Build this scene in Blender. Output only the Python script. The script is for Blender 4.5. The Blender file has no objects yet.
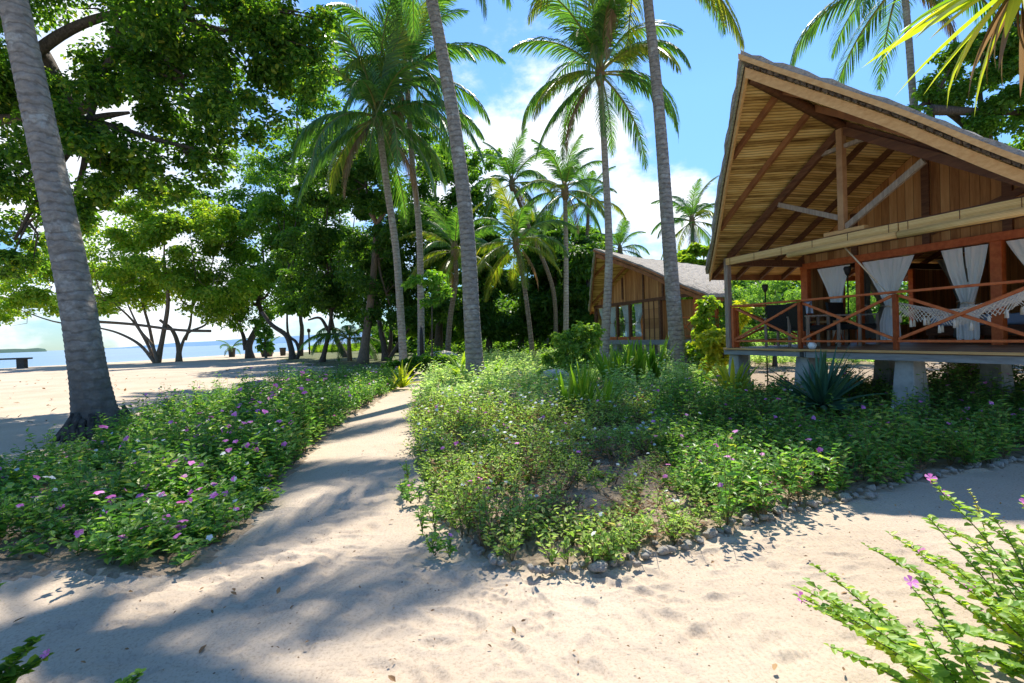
import bpy, bmesh, math, random
import numpy as np
from mathutils import Vector, Matrix
random.seed(7); rng = np.random.default_rng(7)
R = math.radians
S = bpy.context.scene
COL = S.collection

# ------------------------------------------------------------------ camera
EYE = 1.5; F = 512.0; PITCH = math.atan(6.2/512); ROLL = R(1.9)
fw = Vector((0, math.cos(PITCH), -math.sin(PITCH)))
r0 = Vector((1, 0, 0)); u0 = Vector((0, math.sin(PITCH), math.cos(PITCH)))
rt = r0*math.cos(ROLL) - u0*math.sin(ROLL)
up = u0*math.cos(ROLL) + r0*math.sin(ROLL)
cam = bpy.data.objects.new('camera', bpy.data.cameras.new('camera'))
COL.objects.link(cam); S.camera = cam
cam.matrix_world = Matrix(((rt.x, up.x, -fw.x, 0), (rt.y, up.y, -fw.y, 0), (rt.z, up.z, -fw.z, EYE), (0, 0, 0, 1)))
cam.data.sensor_width = 36; cam.data.lens = 18; cam.data.clip_start = .05; cam.data.clip_end = 30000

# ------------------------------------------------------------------ sky, sun, exposure
SUNV = Vector((.14, .63, 1.0)).normalized()
EL = math.asin(SUNV.z); AZ = math.atan2(SUNV.x, SUNV.y)
W = bpy.data.worlds.new("World"); S.world = W; W.use_nodes = True
nt = W.node_tree; N = nt.nodes; LK = nt.links; N.clear()
wo = N.new('ShaderNodeOutputWorld'); bg = N.new('ShaderNodeBackground'); bg.inputs[1].default_value = .15
sky = N.new('ShaderNodeTexSky'); sky.sky_type = 'NISHITA'; sky.sun_disc = False
sky.sun_elevation = EL; sky.sun_rotation = AZ; sky.air_density = 1.0; sky.dust_density = .1; sky.ozone_density = 1.2
tc = N.new('ShaderNodeTexCoord')
def wmath(op, a, b=None, c=None):
    m = N.new('ShaderNodeMath'); m.operation = op
    for i, v in enumerate((a, b, c)):
        if v is None: continue
        if isinstance(v, (int, float)): m.inputs[i].default_value = v
        else: LK.new(v, m.inputs[i])
    return m.outputs[0]
mp = N.new('ShaderNodeMapping'); mp.inputs['Scale'].default_value = (1, 1, 1.7); LK.new(tc.outputs['Generated'], mp.inputs[0])
nz = N.new('ShaderNodeTexNoise'); nz.inputs['Scale'].default_value = 5.5; nz.inputs['Detail'].default_value = 9; nz.inputs['Roughness'].default_value = .6
LK.new(mp.outputs[0], nz.inputs['Vector'])
def pxdir(x, y):
    return (fw + rt*((x-512)/F) + up*((341.5-y)/F)).normalized()
acc = None
for (x, y, k, amp) in ((585, 110, 160, .23), (535, 140, 160, .21), (655, 215, 110, .32), (475, 185, 200, .2), (330, 250, 14, .22),
                       (700, 290, 30, .2), (1000, 160, 50, .16), (180, 300, 20, .18), (60, 60, 30, .25), (20, 330, 40, .1), (700, 110, 60, -.1)):
    d = pxdir(x, y)
    v = N.new('ShaderNodeVectorMath'); v.operation = 'DOT_PRODUCT'; LK.new(tc.outputs['Generated'], v.inputs[0]); v.inputs[1].default_value = d
    g = wmath('EXPONENT', wmath('MULTIPLY', wmath('SUBTRACT', v.outputs['Value'], 1.0), float(k)))
    g = wmath('MULTIPLY', g, amp)
    acc = g if acc is None else wmath('ADD', acc, g)
cl = wmath('ADD', nz.outputs['Fac'], acc)
mr = N.new('ShaderNodeMapRange'); mr.interpolation_type = 'SMOOTHSTEP'; LK.new(cl, mr.inputs[0])
mr.inputs[1].default_value = .69; mr.inputs[2].default_value = .93; mr.inputs[3].default_value = 0; mr.inputs[4].default_value = .95
mx = N.new('ShaderNodeMix'); mx.data_type = 'RGBA'; LK.new(mr.outputs[0], mx.inputs[0]); LK.new(sky.outputs[0], mx.inputs[6])
mx.inputs[7].default_value = (5.0, 5.15, 5.4, 1)
hz = N.new('ShaderNodeSeparateXYZ'); LK.new(tc.outputs['Generated'], hz.inputs[0])
hr_ = N.new('ShaderNodeMapRange'); LK.new(hz.outputs[2], hr_.inputs[0]); hr_.inputs[1].default_value = -.02; hr_.inputs[2].default_value = .4; hr_.inputs[3].default_value = .5; hr_.inputs[4].default_value = .92
tint = N.new('ShaderNodeMix'); tint.data_type = 'RGBA'; tint.blend_type = 'MULTIPLY'; tint.inputs[0].default_value = 1; LK.new(sky.outputs[0], tint.inputs[6])
cc = N.new('ShaderNodeCombineColor'); LK.new(wmath('MULTIPLY', hr_.outputs[0], .54), cc.inputs[0]); LK.new(wmath('MULTIPLY', hr_.outputs[0], .77), cc.inputs[1]); LK.new(wmath('MULTIPLY', hr_.outputs[0], 1.0), cc.inputs[2])
LK.new(cc.outputs[0], tint.inputs[7]); LK.new(tint.outputs[2], mx.inputs[6])
LK.new(mx.outputs[2], bg.inputs[0]); LK.new(bg.outputs[0], wo.inputs[0])
sun = bpy.data.objects.new('sun', bpy.data.lights.new('sun', 'SUN')); COL.objects.link(sun)
sun.data.energy = 4.5; sun.data.angle = R(.5); sun.data.color = (1, .94, .84)
sun.rotation_euler = SUNV.to_track_quat('Z', 'Y').to_euler(); sun.location = (0, 0, 60)
S.view_settings.view_transform = 'Standard'; S.view_settings.look = 'None'
S.view_settings.exposure = .88; S.view_settings.gamma = 1
S.render.engine = 'CYCLES'
S.cycles.max_bounces = 7; S.cycles.diffuse_bounces = 4; S.cycles.transmission_bounces = 5; S.cycles.transparent_max_bounces = 8
S.cycles.use_denoising = True; S.cycles.sample_clamp_indirect = 8

# ------------------------------------------------------------------ helpers
def px(x, y, Y):
    d = fw + rt*((x-512)/F) + up*((341.5-y)/F)
    return Vector((0, 0, EYE)) + d*(Y/d.y)
def gr(x, y, z=0.0):
    d = fw + rt*((x-512)/F) + up*((341.5-y)/F)
    return Vector((0, 0, EYE)) + d*((z-EYE)/d.z)

def nodemat(name):
    m = bpy.data.materials.new(name); m.use_nodes = True
    t = m.node_tree; t.nodes.clear()
    o = t.nodes.new('ShaderNodeOutputMaterial')
    return m, t, o
def ramp(t, stops):
    r = t.nodes.new('ShaderNodeValToRGB')
    e = r.color_ramp.elements
    while len(e) < len(stops): e.new(.5)
    for el, (p, c) in zip(e, stops):
        el.position = p; el.color = (*c, 1)
    return r
def noise(t, scale, detail=4, rough=.55, coord=None, stretch=None, dist=0):
    n = t.nodes.new('ShaderNodeTexNoise'); n.inputs['Scale'].default_value = scale
    n.inputs['Detail'].default_value = detail; n.inputs['Roughness'].default_value = rough; n.inputs['Distortion'].default_value = dist
    c = t.nodes.new('ShaderNodeTexCoord'); out = c.outputs[coord or 'Object']
    if stretch:
        m = t.nodes.new('ShaderNodeMapping'); m.inputs['Scale'].default_value = stretch
        t.links.new(out, m.inputs[0]); out = m.outputs[0]
    t.links.new(out, n.inputs['Vector'])
    return n
def bump(t, h, strength=.4, dist=.02, normal=None):
    b = t.nodes.new('ShaderNodeBump'); b.inputs['Strength'].default_value = strength; b.inputs['Distance'].default_value = dist
    t.links.new(h, b.inputs['Height'])
    if normal is not None: t.links.new(normal, b.inputs['Normal'])
    return b
def mat_simple(name, c1, c2, scale=6, rough=.8, stretch=None, bs=.3, bd=.01, detail=6, spec=.3, c3=None):
    m, t, o = nodemat(name)
    p = t.nodes.new('ShaderNodeBsdfPrincipled'); p.inputs['Roughness'].default_value = rough
    p.inputs['Specular IOR Level'].default_value = spec
    n = noise(t, scale, detail, .6, stretch=stretch)
    r = ramp(t, [(.3, c1), (.7, c2)] if c3 is None else [(.25, c1), (.5, c2), (.75, c3)])
    t.links.new(n.outputs['Fac'], r.inputs[0]); t.links.new(r.outputs[0], p.inputs['Base Color'])
    b = bump(t, n.outputs['Fac'], bs, bd); t.links.new(b.outputs[0], p.inputs['Normal'])
    t.links.new(p.outputs[0], o.inputs[0])
    return m
def mat_leaf(name, stops, transl=.4, rough=.45, tcol=(1.2, 1.15, .3), spec=.35):
    m, t, o = nodemat(name)
    g = t.nodes.new('ShaderNodeNewGeometry')
    r = ramp(t, stops); t.links.new(g.outputs['Random Per Island'], r.inputs[0])
    p = t.nodes.new('ShaderNodeBsdfPrincipled'); p.inputs['Roughness'].default_value = rough; p.inputs['Specular IOR Level'].default_value = spec
    t.links.new(r.outputs[0], p.inputs['Base Color'])
    tr = t.nodes.new('ShaderNodeBsdfTranslucent')
    mm = t.nodes.new('ShaderNodeMix'); mm.data_type = 'RGBA'; mm.blend_type = 'MULTIPLY'; mm.inputs[0].default_value = 1
    t.links.new(r.outputs[0], mm.inputs[6]); mm.inputs[7].default_value = (tcol[0]*1.9, tcol[1]*1.9, tcol[2]*1.9, 1)
    t.links.new(mm.outputs[2], tr.inputs[0])
    s = t.nodes.new('ShaderNodeMixShader'); s.inputs[0].default_value = transl
    t.links.new(p.outputs[0], s.inputs[1]); t.links.new(tr.outputs[0], s.inputs[2]); t.links.new(s.outputs[0], o.inputs[0])
    return m

M = {}
def mat_sand():
    m, t, o = nodemat('sand')
    p = t.nodes.new('ShaderNodeBsdfPrincipled'); p.inputs['Roughness'].default_value = .95; p.inputs['Specular IOR Level'].default_value = .15
    big = noise(t, .5, 5, .6); r = ramp(t, [(.3, (.45, .36, .265)), (.7, (.585, .48, .365))]); t.links.new(big.outputs[0], r.inputs[0])
    gr_ = noise(t, 60, 6, .75); r2 = ramp(t, [(.36, (.55, .5, .45)), (.5, (1, 1, 1)), (.8, (1.08, 1.06, 1.04))]); t.links.new(gr_.outputs[0], r2.inputs[0])
    mu = t.nodes.new('ShaderNodeMix'); mu.data_type = 'RGBA'; mu.blend_type = 'MULTIPLY'; mu.inputs[0].default_value = .55
    t.links.new(r.outputs[0], mu.inputs[6]); t.links.new(r2.outputs[0], mu.inputs[7])
    # dark specks of litter
    v = t.nodes.new('ShaderNodeTexVoronoi'); v.inputs['Scale'].default_value = 16; v.inputs['Randomness'].default_value = 1
    c = t.nodes.new('ShaderNodeTexCoord'); t.links.new(c.outputs['Object'], v.inputs['Vector'])
    lt = t.nodes.new('ShaderNodeMath'); lt.operation = 'LESS_THAN'; lt.inputs[1].default_value = .09; t.links.new(v.outputs['Distance'], lt.inputs[0])
    wn = t.nodes.new('ShaderNodeMath'); wn.operation = 'MULTIPLY'
    sel = noise(t, 1.7, 2); gt = t.nodes.new('ShaderNodeMath'); gt.operation = 'GREATER_THAN'; gt.inputs[1].default_value = .5; t.links.new(sel.outputs[0], gt.inputs[0])
    t.links.new(lt.outputs[0], wn.inputs[0]); t.links.new(gt.outputs[0], wn.inputs[1])
    m2 = t.nodes.new('ShaderNodeMix'); m2.data_type = 'RGBA'; t.links.new(wn.outputs[0], m2.inputs[0]); t.links.new(mu.outputs[2], m2.inputs[6]); m2.inputs[7].default_value = (.16, .11, .07, 1)
    t.links.new(m2.outputs[2], p.inputs['Base Color'])
    # rake / sole texture
    w = t.nodes.new('ShaderNodeTexWave'); w.inputs['Scale'].default_value = 9; w.inputs['Distortion'].default_value = 9; w.inputs['Detail'].default_value = 3; w.inputs['Detail Scale'].default_value = .35
    t.links.new(c.outputs['Object'], w.inputs['Vector'])
    wm = t.nodes.new('ShaderNodeMath'); wm.operation = 'MULTIPLY'; ms = noise(t, 1.3, 2); rr = ramp(t, [(.48, (0, 0, 0)), (.62, (1, 1, 1))]); t.links.new(ms.outputs[0], rr.inputs[0])
    t.links.new(w.outputs['Fac'], wm.inputs[0]); t.links.new(rr.outputs[0], wm.inputs[1])
    b0 = bump(t, wm.outputs[0], .35, .01)
    n3 = noise(t, 9, 6, .6); b1 = bump(t, n3.outputs[0], .4, .025, b0.outputs[0]); b2 = bump(t, gr_.outputs[0], .8, .008, b1.outputs[0])
    t.links.new(b2.outputs[0], p.inputs['Normal']); t.links.new(p.outputs[0], o.inputs[0])
    return m
M['sand'] = mat_sand()
M['soil'] = mat_simple('soil', (.07, .05, .032), (.34, .26, .18), 14, .95, bs=.9, bd=.03, c3=(.2, .145, .09))
M['forest_floor'] = mat_simple('forest_floor', (.05, .045, .025), (.10, .12, .04), 3, .95, bs=.6, bd=.05, c3=(.24, .19, .13))
M['sea'] = None
M['thatch'] = mat_simple('thatch', (.15, .125, .10), (.42, .38, .33), 5, .95, stretch=(1.2, 6, 6), bs=.9, bd=.05, c3=(.26, .225, .19))
M['woven_edge'] = mat_simple('woven_edge', (.20, .20, .13), (.46, .46, .34), 8, .85, stretch=(1, 1, 7), bs=.8, bd=.02)
M['thatch_edge'] = mat_simple('thatch_edge', (.05, .04, .035), (.26, .2, .15), 22, .95, bs=.8, bd=.03)
M['redwood'] = mat_simple('redwood', (.44, .085, .02), (.64, .17, .045), 3, .5, stretch=(4, 4, 4), bs=.12, bd=.004)
M['darkwood'] = mat_simple('darkwood', (.085, .032, .016), (.19, .08, .035), 4, .6, stretch=(1, 6, 6), bs=.2, bd=.006)
M['rafterwood'] = mat_simple('rafterwood', (.20, .075, .03), (.38, .165, .06), 4, .65, bs=.2, bd=.006)
M['kingwood'] = mat_simple('kingwood', (.30, .15, .07), (.50, .29, .14), 4, .65, bs=.2, bd=.006)
M['palewood'] = mat_simple('palewood', (.52, .27, .09), (.70, .42, .17), 3, .6, stretch=(1, 8, 8), bs=.15, bd=.004)
M['greywood'] = mat_simple('greywood', (.22, .165, .12), (.42, .33, .25), 5, .8, stretch=(6, 6, 1), bs=.3, bd=.006)
M['beamgrey'] = mat_simple('beamgrey', (.20, .20, .20), (.33, .33, .32), 4, .7, stretch=(1, 1, 8), bs=.2, bd=.005)
M['concrete'] = mat_simple('concrete', (.25, .245, .22), (.46, .45, .41), 5, .9, bs=.35, bd=.01)
M['metal'] = mat_simple('metal', (.02, .02, .02), (.04, .04, .04), 5, .5)
M['black_cane'] = mat_simple('black_cane', (.012, .011, .010), (.03, .028, .026), 60, .6, bs=.6, bd=.01)
M['rock'] = mat_simple('rock', (.20, .18, .15), (.66, .60, .52), 9, .95, bs=1, bd=.03, c3=(.44, .40, .34))
M['rope'] = mat_simple('rope', (.55, .45, .3), (.7, .6, .44), 40, .9)
M['ceramic'] = mat_simple('ceramic', (.04, .035, .03), (.07, .06, .05), 6, .6)
M['pink'] = mat_leaf('pink_petal', [(0, (.55, .12, .42)), (.5, (.72, .22, .58)), (1, (.78, .42, .68))], .3, .6, (1, .7, 1))
M['white_petal'] = mat_leaf('white_petal', [(0, (.7, .72, .68)), (1, (.85, .85, .8))], .25, .6, (.6, .6, .6))
M['dryleaf'] = mat_leaf('dry_leaf', [(0, (.12, .07, .035)), (.6, (.28, .17, .08)), (1, (.42, .28, .14))], .15, .8, (1, .8, .5))
M['stem'] = mat_simple('stem', (.10, .12, .04), (.20, .13, .07), 20, .7)
M['bark_dark'] = mat_simple('bark_dark', (.05, .04, .03), (.15, .12, .095), 6, .9, stretch=(3, 3, 1), bs=.8, bd=.04)
M['bark_brown'] = mat_simple('bark_brown', (.13, .09, .06), (.27, .20, .14), 6, .9, stretch=(3, 3, 1), bs=.7, bd=.04)
def LS(a, b, c): return [(0, a), (.5, b), (1, c)]
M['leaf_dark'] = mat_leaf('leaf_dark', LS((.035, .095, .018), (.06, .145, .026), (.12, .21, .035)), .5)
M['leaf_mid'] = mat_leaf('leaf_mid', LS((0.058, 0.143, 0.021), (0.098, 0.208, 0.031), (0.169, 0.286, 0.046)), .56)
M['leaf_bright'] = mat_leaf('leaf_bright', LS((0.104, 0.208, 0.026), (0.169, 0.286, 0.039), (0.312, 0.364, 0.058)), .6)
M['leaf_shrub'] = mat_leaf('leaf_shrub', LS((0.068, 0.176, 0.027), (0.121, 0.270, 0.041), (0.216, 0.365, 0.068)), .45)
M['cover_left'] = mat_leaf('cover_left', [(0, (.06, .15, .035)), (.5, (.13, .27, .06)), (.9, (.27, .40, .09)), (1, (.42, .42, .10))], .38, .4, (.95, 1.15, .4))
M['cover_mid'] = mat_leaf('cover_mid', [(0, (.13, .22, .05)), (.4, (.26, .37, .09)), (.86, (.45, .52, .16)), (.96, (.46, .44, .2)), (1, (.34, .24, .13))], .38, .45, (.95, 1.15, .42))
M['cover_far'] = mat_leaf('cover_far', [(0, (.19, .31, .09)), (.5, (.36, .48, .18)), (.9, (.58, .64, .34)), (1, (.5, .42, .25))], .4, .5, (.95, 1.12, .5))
M['leaf_yellow'] = mat_leaf('leaf_yellow', LS((.22, .30, .03), (.36, .42, .04), (.48, .45, .05)), .45, .4)
M['leaf_strap'] = mat_leaf('leaf_strap', LS((.08, .2, .02), (.14, .27, .03), (.24, .33, .05)), .45, .4)
M['leaf_agave'] = mat_leaf('leaf_agave', LS((0.038, 0.112, 0.068), (0.060, 0.150, 0.090), (0.090, 0.195, 0.105)), .12, .45)
M['leaf_over'] = mat_leaf('leaf_over', [(0, (.035, .10, .018)), (.55, (.075, .175, .028)), (.9, (.16, .28, .04)), (1, (.3, .32, .05))], .54)
M['leaf_lime'] = mat_leaf('leaf_lime', LS((.12, .24, .04), (.20, .34, .06), (.34, .44, .10)), .45)
M['leaf_feather'] = mat_leaf('leaf_feather', LS((0.084, 0.204, 0.054), (0.144, 0.288, 0.084), (0.240, 0.384, 0.120)), .45, .6)
M['frond'] = mat_leaf('frond', LS((0.042, 0.119, 0.031), (0.077, 0.182, 0.039), (0.154, 0.266, 0.056)), .42, .32, (1, 1.1, .3), .7)
M['frond_yellow'] = mat_leaf('frond_yellow', LS((.10, .18, .025), (.19, .26, .03), (.32, .30, .045)), .42, .4, (1, 1, .3), .5)
M['frond_dry'] = mat_leaf('frond_dry', LS((.16, .10, .05), (.24, .16, .09), (.33, .24, .14)), .2, .8, (1, .8, .5))
M['rachis'] = mat_simple('rachis', (.17, .20, .05), (.30, .27, .09), 6, .5)

def mat_palm_bark(name, base1, base2, lichen):
    m, t, o = nodemat(name)
    p = t.nodes.new('ShaderNodeBsdfPrincipled'); p.inputs['Roughness'].default_value = .9; p.inputs['Specular IOR Level'].default_value = .2
    c = t.nodes.new('ShaderNodeTexCoord')
    n1 = noise(t, 7, 7, .65, stretch=(1, 1, 1.6)); r1 = ramp(t, [(.3, base1), (.68, base2)]); t.links.new(n1.outputs[0], r1.inputs[0])
    n2 = noise(t, 2.2, 5, .7); r2 = ramp(t, [(.56, (0, 0, 0)), (.66, (1, 1, 1))]); t.links.new(n2.outputs[0], r2.inputs[0])
    mx_ = t.nodes.new('ShaderNodeMix'); mx_.data_type = 'RGBA'; t.links.new(r2.outputs[0], mx_.inputs[0]); t.links.new(r1.outputs[0], mx_.inputs[6]); mx_.inputs[7].default_value = (*lichen, 1)
    w = t.nodes.new('ShaderNodeTexWave'); w.bands_direction = 'Z'; w.inputs['Scale'].default_value = 1.9; w.inputs['Distortion'].default_value = 5; w.inputs['Detail'].default_value = 4; w.inputs['Detail Scale'].default_value = 2
    t.links.new(c.outputs['Object'], w.inputs[0])
    rw = ramp(t, [(0, (.5, .47, .44)), (.22, (1, 1, 1)), (1, (1, 1, 1))]); t.links.new(w.outputs['Fac'], rw.inputs[0])
    m2 = t.nodes.new('ShaderNodeMix'); m2.data_type = 'RGBA'; m2.blend_type = 'MULTIPLY'; m2.inputs[0].default_value = .65
    t.links.new(mx_.outputs[2], m2.inputs[6]); t.links.new(rw.outputs[0], m2.inputs[7]); t.links.new(m2.outputs[2], p.inputs['Base Color'])
    b1 = bump(t, w.outputs['Fac'], .5, .02); b2 = bump(t, n1.outputs[0], .8, .03, b1.outputs[0]); t.links.new(b2.outputs[0], p.inputs['Normal'])
    t.links.new(p.outputs[0], o.inputs[0]); return m
M['palm_bark'] = mat_palm_bark('palm_bark', (.17, .145, .12), (.38, .34, .29), (.44, .42, .37))
M['palm_bark_pale'] = mat_palm_bark('palm_bark_pale', (.24, .20, .16), (.46, .41, .34), (.5, .48, .4))
M['palm_bark_brown'] = mat_palm_bark('palm_bark_brown', (.14, .10, .065), (.33, .25, .17), (.4, .35, .27))
def dark_foot(m, z0, z1):
    t = m.node_tree; p = [q for q in t.nodes if q.type == 'BSDF_PRINCIPLED'][0]; src = p.inputs['Base Color'].links[0].from_socket
    c = t.nodes.new('ShaderNodeTexCoord'); sp = t.nodes.new('ShaderNodeSeparateXYZ'); t.links.new(c.outputs['Object'], sp.inputs[0])
    n1 = noise(t, 6, 6, .7, stretch=(1, 1, .8)); a = t.nodes.new('ShaderNodeMath'); a.operation = 'MULTIPLY_ADD'; t.links.new(n1.outputs[0], a.inputs[0]); a.inputs[1].default_value = 2.6; t.links.new(sp.outputs[2], a.inputs[2])
    r = t.nodes.new('ShaderNodeMapRange'); t.links.new(a.outputs[0], r.inputs[0]); r.inputs[1].default_value = z0+1.3; r.inputs[2].default_value = z1+1.3
    mx_ = t.nodes.new('ShaderNodeMix'); mx_.data_type = 'RGBA'; t.links.new(r.outputs[0], mx_.inputs[0]); mx_.inputs[6].default_value = (.11, .095, .08, 1); t.links.new(src, mx_.inputs[7]); t.links.new(mx_.outputs[2], p.inputs['Base Color'])
    v = t.nodes.new('ShaderNodeTexVoronoi'); v.inputs['Scale'].default_value = 9; mp_ = t.nodes.new('ShaderNodeMapping'); mp_.inputs['Scale'].default_value = (1, 1, .55); t.links.new(c.outputs['Object'], mp_.inputs[0]); t.links.new(mp_.outputs[0], v.inputs['Vector'])
    b = bump(t, v.outputs['Distance'], .7, .04, p.inputs['Normal'].links[0].from_socket); t.links.new(b.outputs[0], p.inputs['Normal'])
M['palm_bark_old'] = mat_palm_bark('palm_bark_old', (.17, .145, .12), (.36, .32, .27), (.42, .40, .35)); dark_foot(M['palm_bark_old'], .2, 1.9)
dark_foot(M['palm_bark'], -.6, .9)
M['root_bark'] = mat_simple('root_bark', (.03, .024, .02), (.13, .11, .09), 9, .95, bs=1, bd=.06)

def mat_bands(name, c1, c2, c3, freq, axis, rough=.75, nscale=3, dark=(.4, .4, .4), wide=.12, stretch=None):
    """boards or cane: each strip its own tone, thin dark joints"""
    m, t, o = nodemat(name)
    p = t.nodes.new('ShaderNodeBsdfPrincipled'); p.inputs['Roughness'].default_value = rough; p.inputs['Specular IOR Level'].default_value = .25
    c = t.nodes.new('ShaderNodeTexCoord'); sp = t.nodes.new('ShaderNodeSeparateXYZ'); t.links.new(c.outputs['Object'], sp.inputs[0])
    wob = noise(t, 1.2, 3, .5)
    a = t.nodes.new('ShaderNodeMath'); a.operation = 'MULTIPLY_ADD'; t.links.new(wob.outputs[0], a.inputs[0]); a.inputs[1].default_value = .03 if freq > 15 else .004; t.links.new(sp.outputs[axis], a.inputs[2])
    b = t.nodes.new('ShaderNodeMath'); b.operation = 'MULTIPLY'; t.links.new(a.outputs[0], b.inputs[0]); b.inputs[1].default_value = freq
    fl = t.nodes.new('ShaderNodeMath'); fl.operation = 'FLOOR'; t.links.new(b.outputs[0], fl.inputs[0])
    fr = t.nodes.new('ShaderNodeMath'); fr.operation = 'FRACT'; t.links.new(b.outputs[0], fr.inputs[0])
    wn = t.nodes.new('ShaderNodeTexWhiteNoise'); wn.noise_dimensions = '1D'; t.links.new(fl.outputs[0], wn.inputs['W'])
    n = noise(t, nscale, 6, .65, stretch=stretch)
    ad = t.nodes.new('ShaderNodeMath'); ad.operation = 'MULTIPLY_ADD'; t.links.new(wn.outputs['Value'], ad.inputs[0]); ad.inputs[1].default_value = .55
    s2 = t.nodes.new('ShaderNodeMath'); s2.operation = 'MULTIPLY_ADD'; t.links.new(n.outputs[0], s2.inputs[0]); s2.inputs[1].default_value = 1.3; s2.inputs[2].default_value = -.45
    t.links.new(s2.outputs[0], ad.inputs[2])
    r = ramp(t, [(.05, c1), (.45, c2), (.9, c3)]); t.links.new(ad.outputs[0], r.inputs[0])
    rj = ramp(t, [(0, dark), (wide, (1, 1, 1)), (1-wide*.5, (1, 1, 1)), (1, dark)]); t.links.new(fr.outputs[0], rj.inputs[0])
    mu = t.nodes.new('ShaderNodeMix'); mu.data_type = 'RGBA'; mu.blend_type = 'MULTIPLY'; mu.inputs[0].default_value = 1
    t.links.new(r.outputs[0], mu.inputs[6]); t.links.new(rj.outputs[0], mu.inputs[7]); t.links.new(mu.outputs[2], p.inputs['Base Color'])
    bb = bump(t, rj.outputs[0], .6, .01); b2 = bump(t, n.outputs[0], .3, .01, bb.outputs[0]); t.links.new(b2.outputs[0], p.inputs['Normal'])
    t.links.new(p.outputs[0], o.inputs[0]); return m
M['cane_ceiling'] = mat_bands('cane_ceiling', (.17, .085, .025), (.66, .42, .13), (.90, .68, .30), 34, 2, .7, 2.4, (.35, .3, .25), .3, stretch=(1, .8, 12))
M['wall_planks'] = mat_bands('wall_planks', (.24, .09, .025), (.48, .215, .07), (.64, .35, .14), 7.2, 0, .6, 2, (.3, .25, .2), .06, stretch=(6, 1, .6))
M['wall_planks_side'] = mat_bands('wall_planks_side', (.24, .09, .025), (.48, .215, .07), (.64, .35, .14), 7.2, 1, .6, 2, (.3, .25, .2), .06, stretch=(1, 6, .6))
M['panel_board'] = mat_bands('panel_board', (.30, .13, .04), (.44, .20, .07), (.52, .27, .1), 2.5, 2, .5, 2, (.35, .3, .3), .04)
M['deck_boards'] = mat_bands('deck_boards', (.17, .085, .045), (.30, .16, .085), (.42, .25, .14), 8, 1, .5, 3, (.2, .2, .2), .08)
M['blind'] = mat_bands('blind', (.58, .34, .11), (.76, .49, .19), (.86, .62, .28), 60, 2, .6, 4, (.6, .55, .5), .25, stretch=(2, 2, 30))

def mat_cloth(name, col, transl=.35):
    m, t, o = nodemat(name)
    d = t.nodes.new('ShaderNodeBsdfDiffuse'); d.inputs[0].default_value = (*col, 1)
    tr = t.nodes.new('ShaderNodeBsdfTranslucent'); tr.inputs[0].default_value = (*col, 1)
    s = t.nodes.new('ShaderNodeMixShader'); s.inputs[0].default_value = transl
    n = noise(t, 40, 3); b = bump(t, n.outputs[0], .15, .01); t.links.new(b.outputs[0], d.inputs['Normal'])
    t.links.new(d.outputs[0], s.inputs[1]); t.links.new(tr.outputs[0], s.inputs[2]); t.links.new(s.outputs[0], o.inputs[0]); return m
M['white_cloth'] = mat_cloth('white_cloth', (.93, .93, .90), .12)
M['sheer_cloth'] = mat_cloth('sheer_cloth', (.30, .29, .25), .5)
M['hammock_cloth'] = mat_cloth('hammock_cloth', (.85, .86, .88), .3)
M['fringe'] = mat_cloth('fringe', (.92, .86, .74), .2)
M['bed_cloth'] = mat_cloth('bed_cloth', (.35, .45, .62), .05)
M['towel'] = mat_cloth('towel', (.7, .76, .85), .1)
m, t, o = nodemat('glass'); p = t.nodes.new('ShaderNodeBsdfTransparent'); p.inputs[0].default_value = (.93, .97, .97, 1); g_ = t.nodes.new('ShaderNodeBsdfGlossy'); g_.inputs['Roughness'].default_value = .02
x_ = t.nodes.new('ShaderNodeMixShader'); x_.inputs[0].default_value = .13; t.links.new(p.outputs[0], x_.inputs[1]); t.links.new(g_.outputs[0], x_.inputs[2]); t.links.new(x_.outputs[0], o.inputs[0]); M['glass'] = m
m, t, o = nodemat('sea_water'); p = t.nodes.new('ShaderNodeBsdfPrincipled'); p.inputs['Roughness'].default_value = .28
n = noise(t, .02, 3, .5, stretch=(1, .3, 1)); r = ramp(t, [(.3, (.02, .13, .26)), (.7, (.04, .19, .33))]); t.links.new(n.outputs[0], r.inputs[0]); t.links.new(r.outputs[0], p.inputs['Base Color'])
n2 = noise(t, 1.2, 4, .6); b = bump(t, n2.outputs[0], .5, .15); t.links.new(b.outputs[0], p.inputs['Normal']); t.links.new(p.outputs[0], o.inputs[0]); M['sea'] = m
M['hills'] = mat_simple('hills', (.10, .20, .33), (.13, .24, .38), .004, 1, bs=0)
M['island'] = mat_simple('island', (.03, .07, .05), (.05, .10, .07), .05, 1, bs=0)

def mesh_np(name, verts, faces, mats, midx=None, smooth=True, parent=None):
    me = bpy.data.meshes.new(name)
    verts = np.asarray(verts, dtype=np.float32); faces = np.asarray(faces, dtype=np.int32)
    k = faces.shape[1]
    me.vertices.add(len(verts)); me.vertices.foreach_set('co', verts.ravel())
    me.loops.add(faces.size); me.loops.foreach_set('vertex_index', faces.ravel())
    me.polygons.add(len(faces)); me.polygons.foreach_set('loop_start', np.arange(0, faces.size, k, dtype=np.int32))
    if midx is not None: me.polygons.foreach_set('material_index', np.asarray(midx, dtype=np.int32))
    me.polygons.foreach_set('use_smooth', np.full(len(faces), bool(smooth)))
    for mt in (mats if isinstance(mats, (list, tuple)) else [mats]): me.materials.append(mt)
    me.update(calc_edges=True)
    o = bpy.data.objects.new(name, me); COL.objects.link(o)
    if parent: o.parent = parent
    return o

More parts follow.
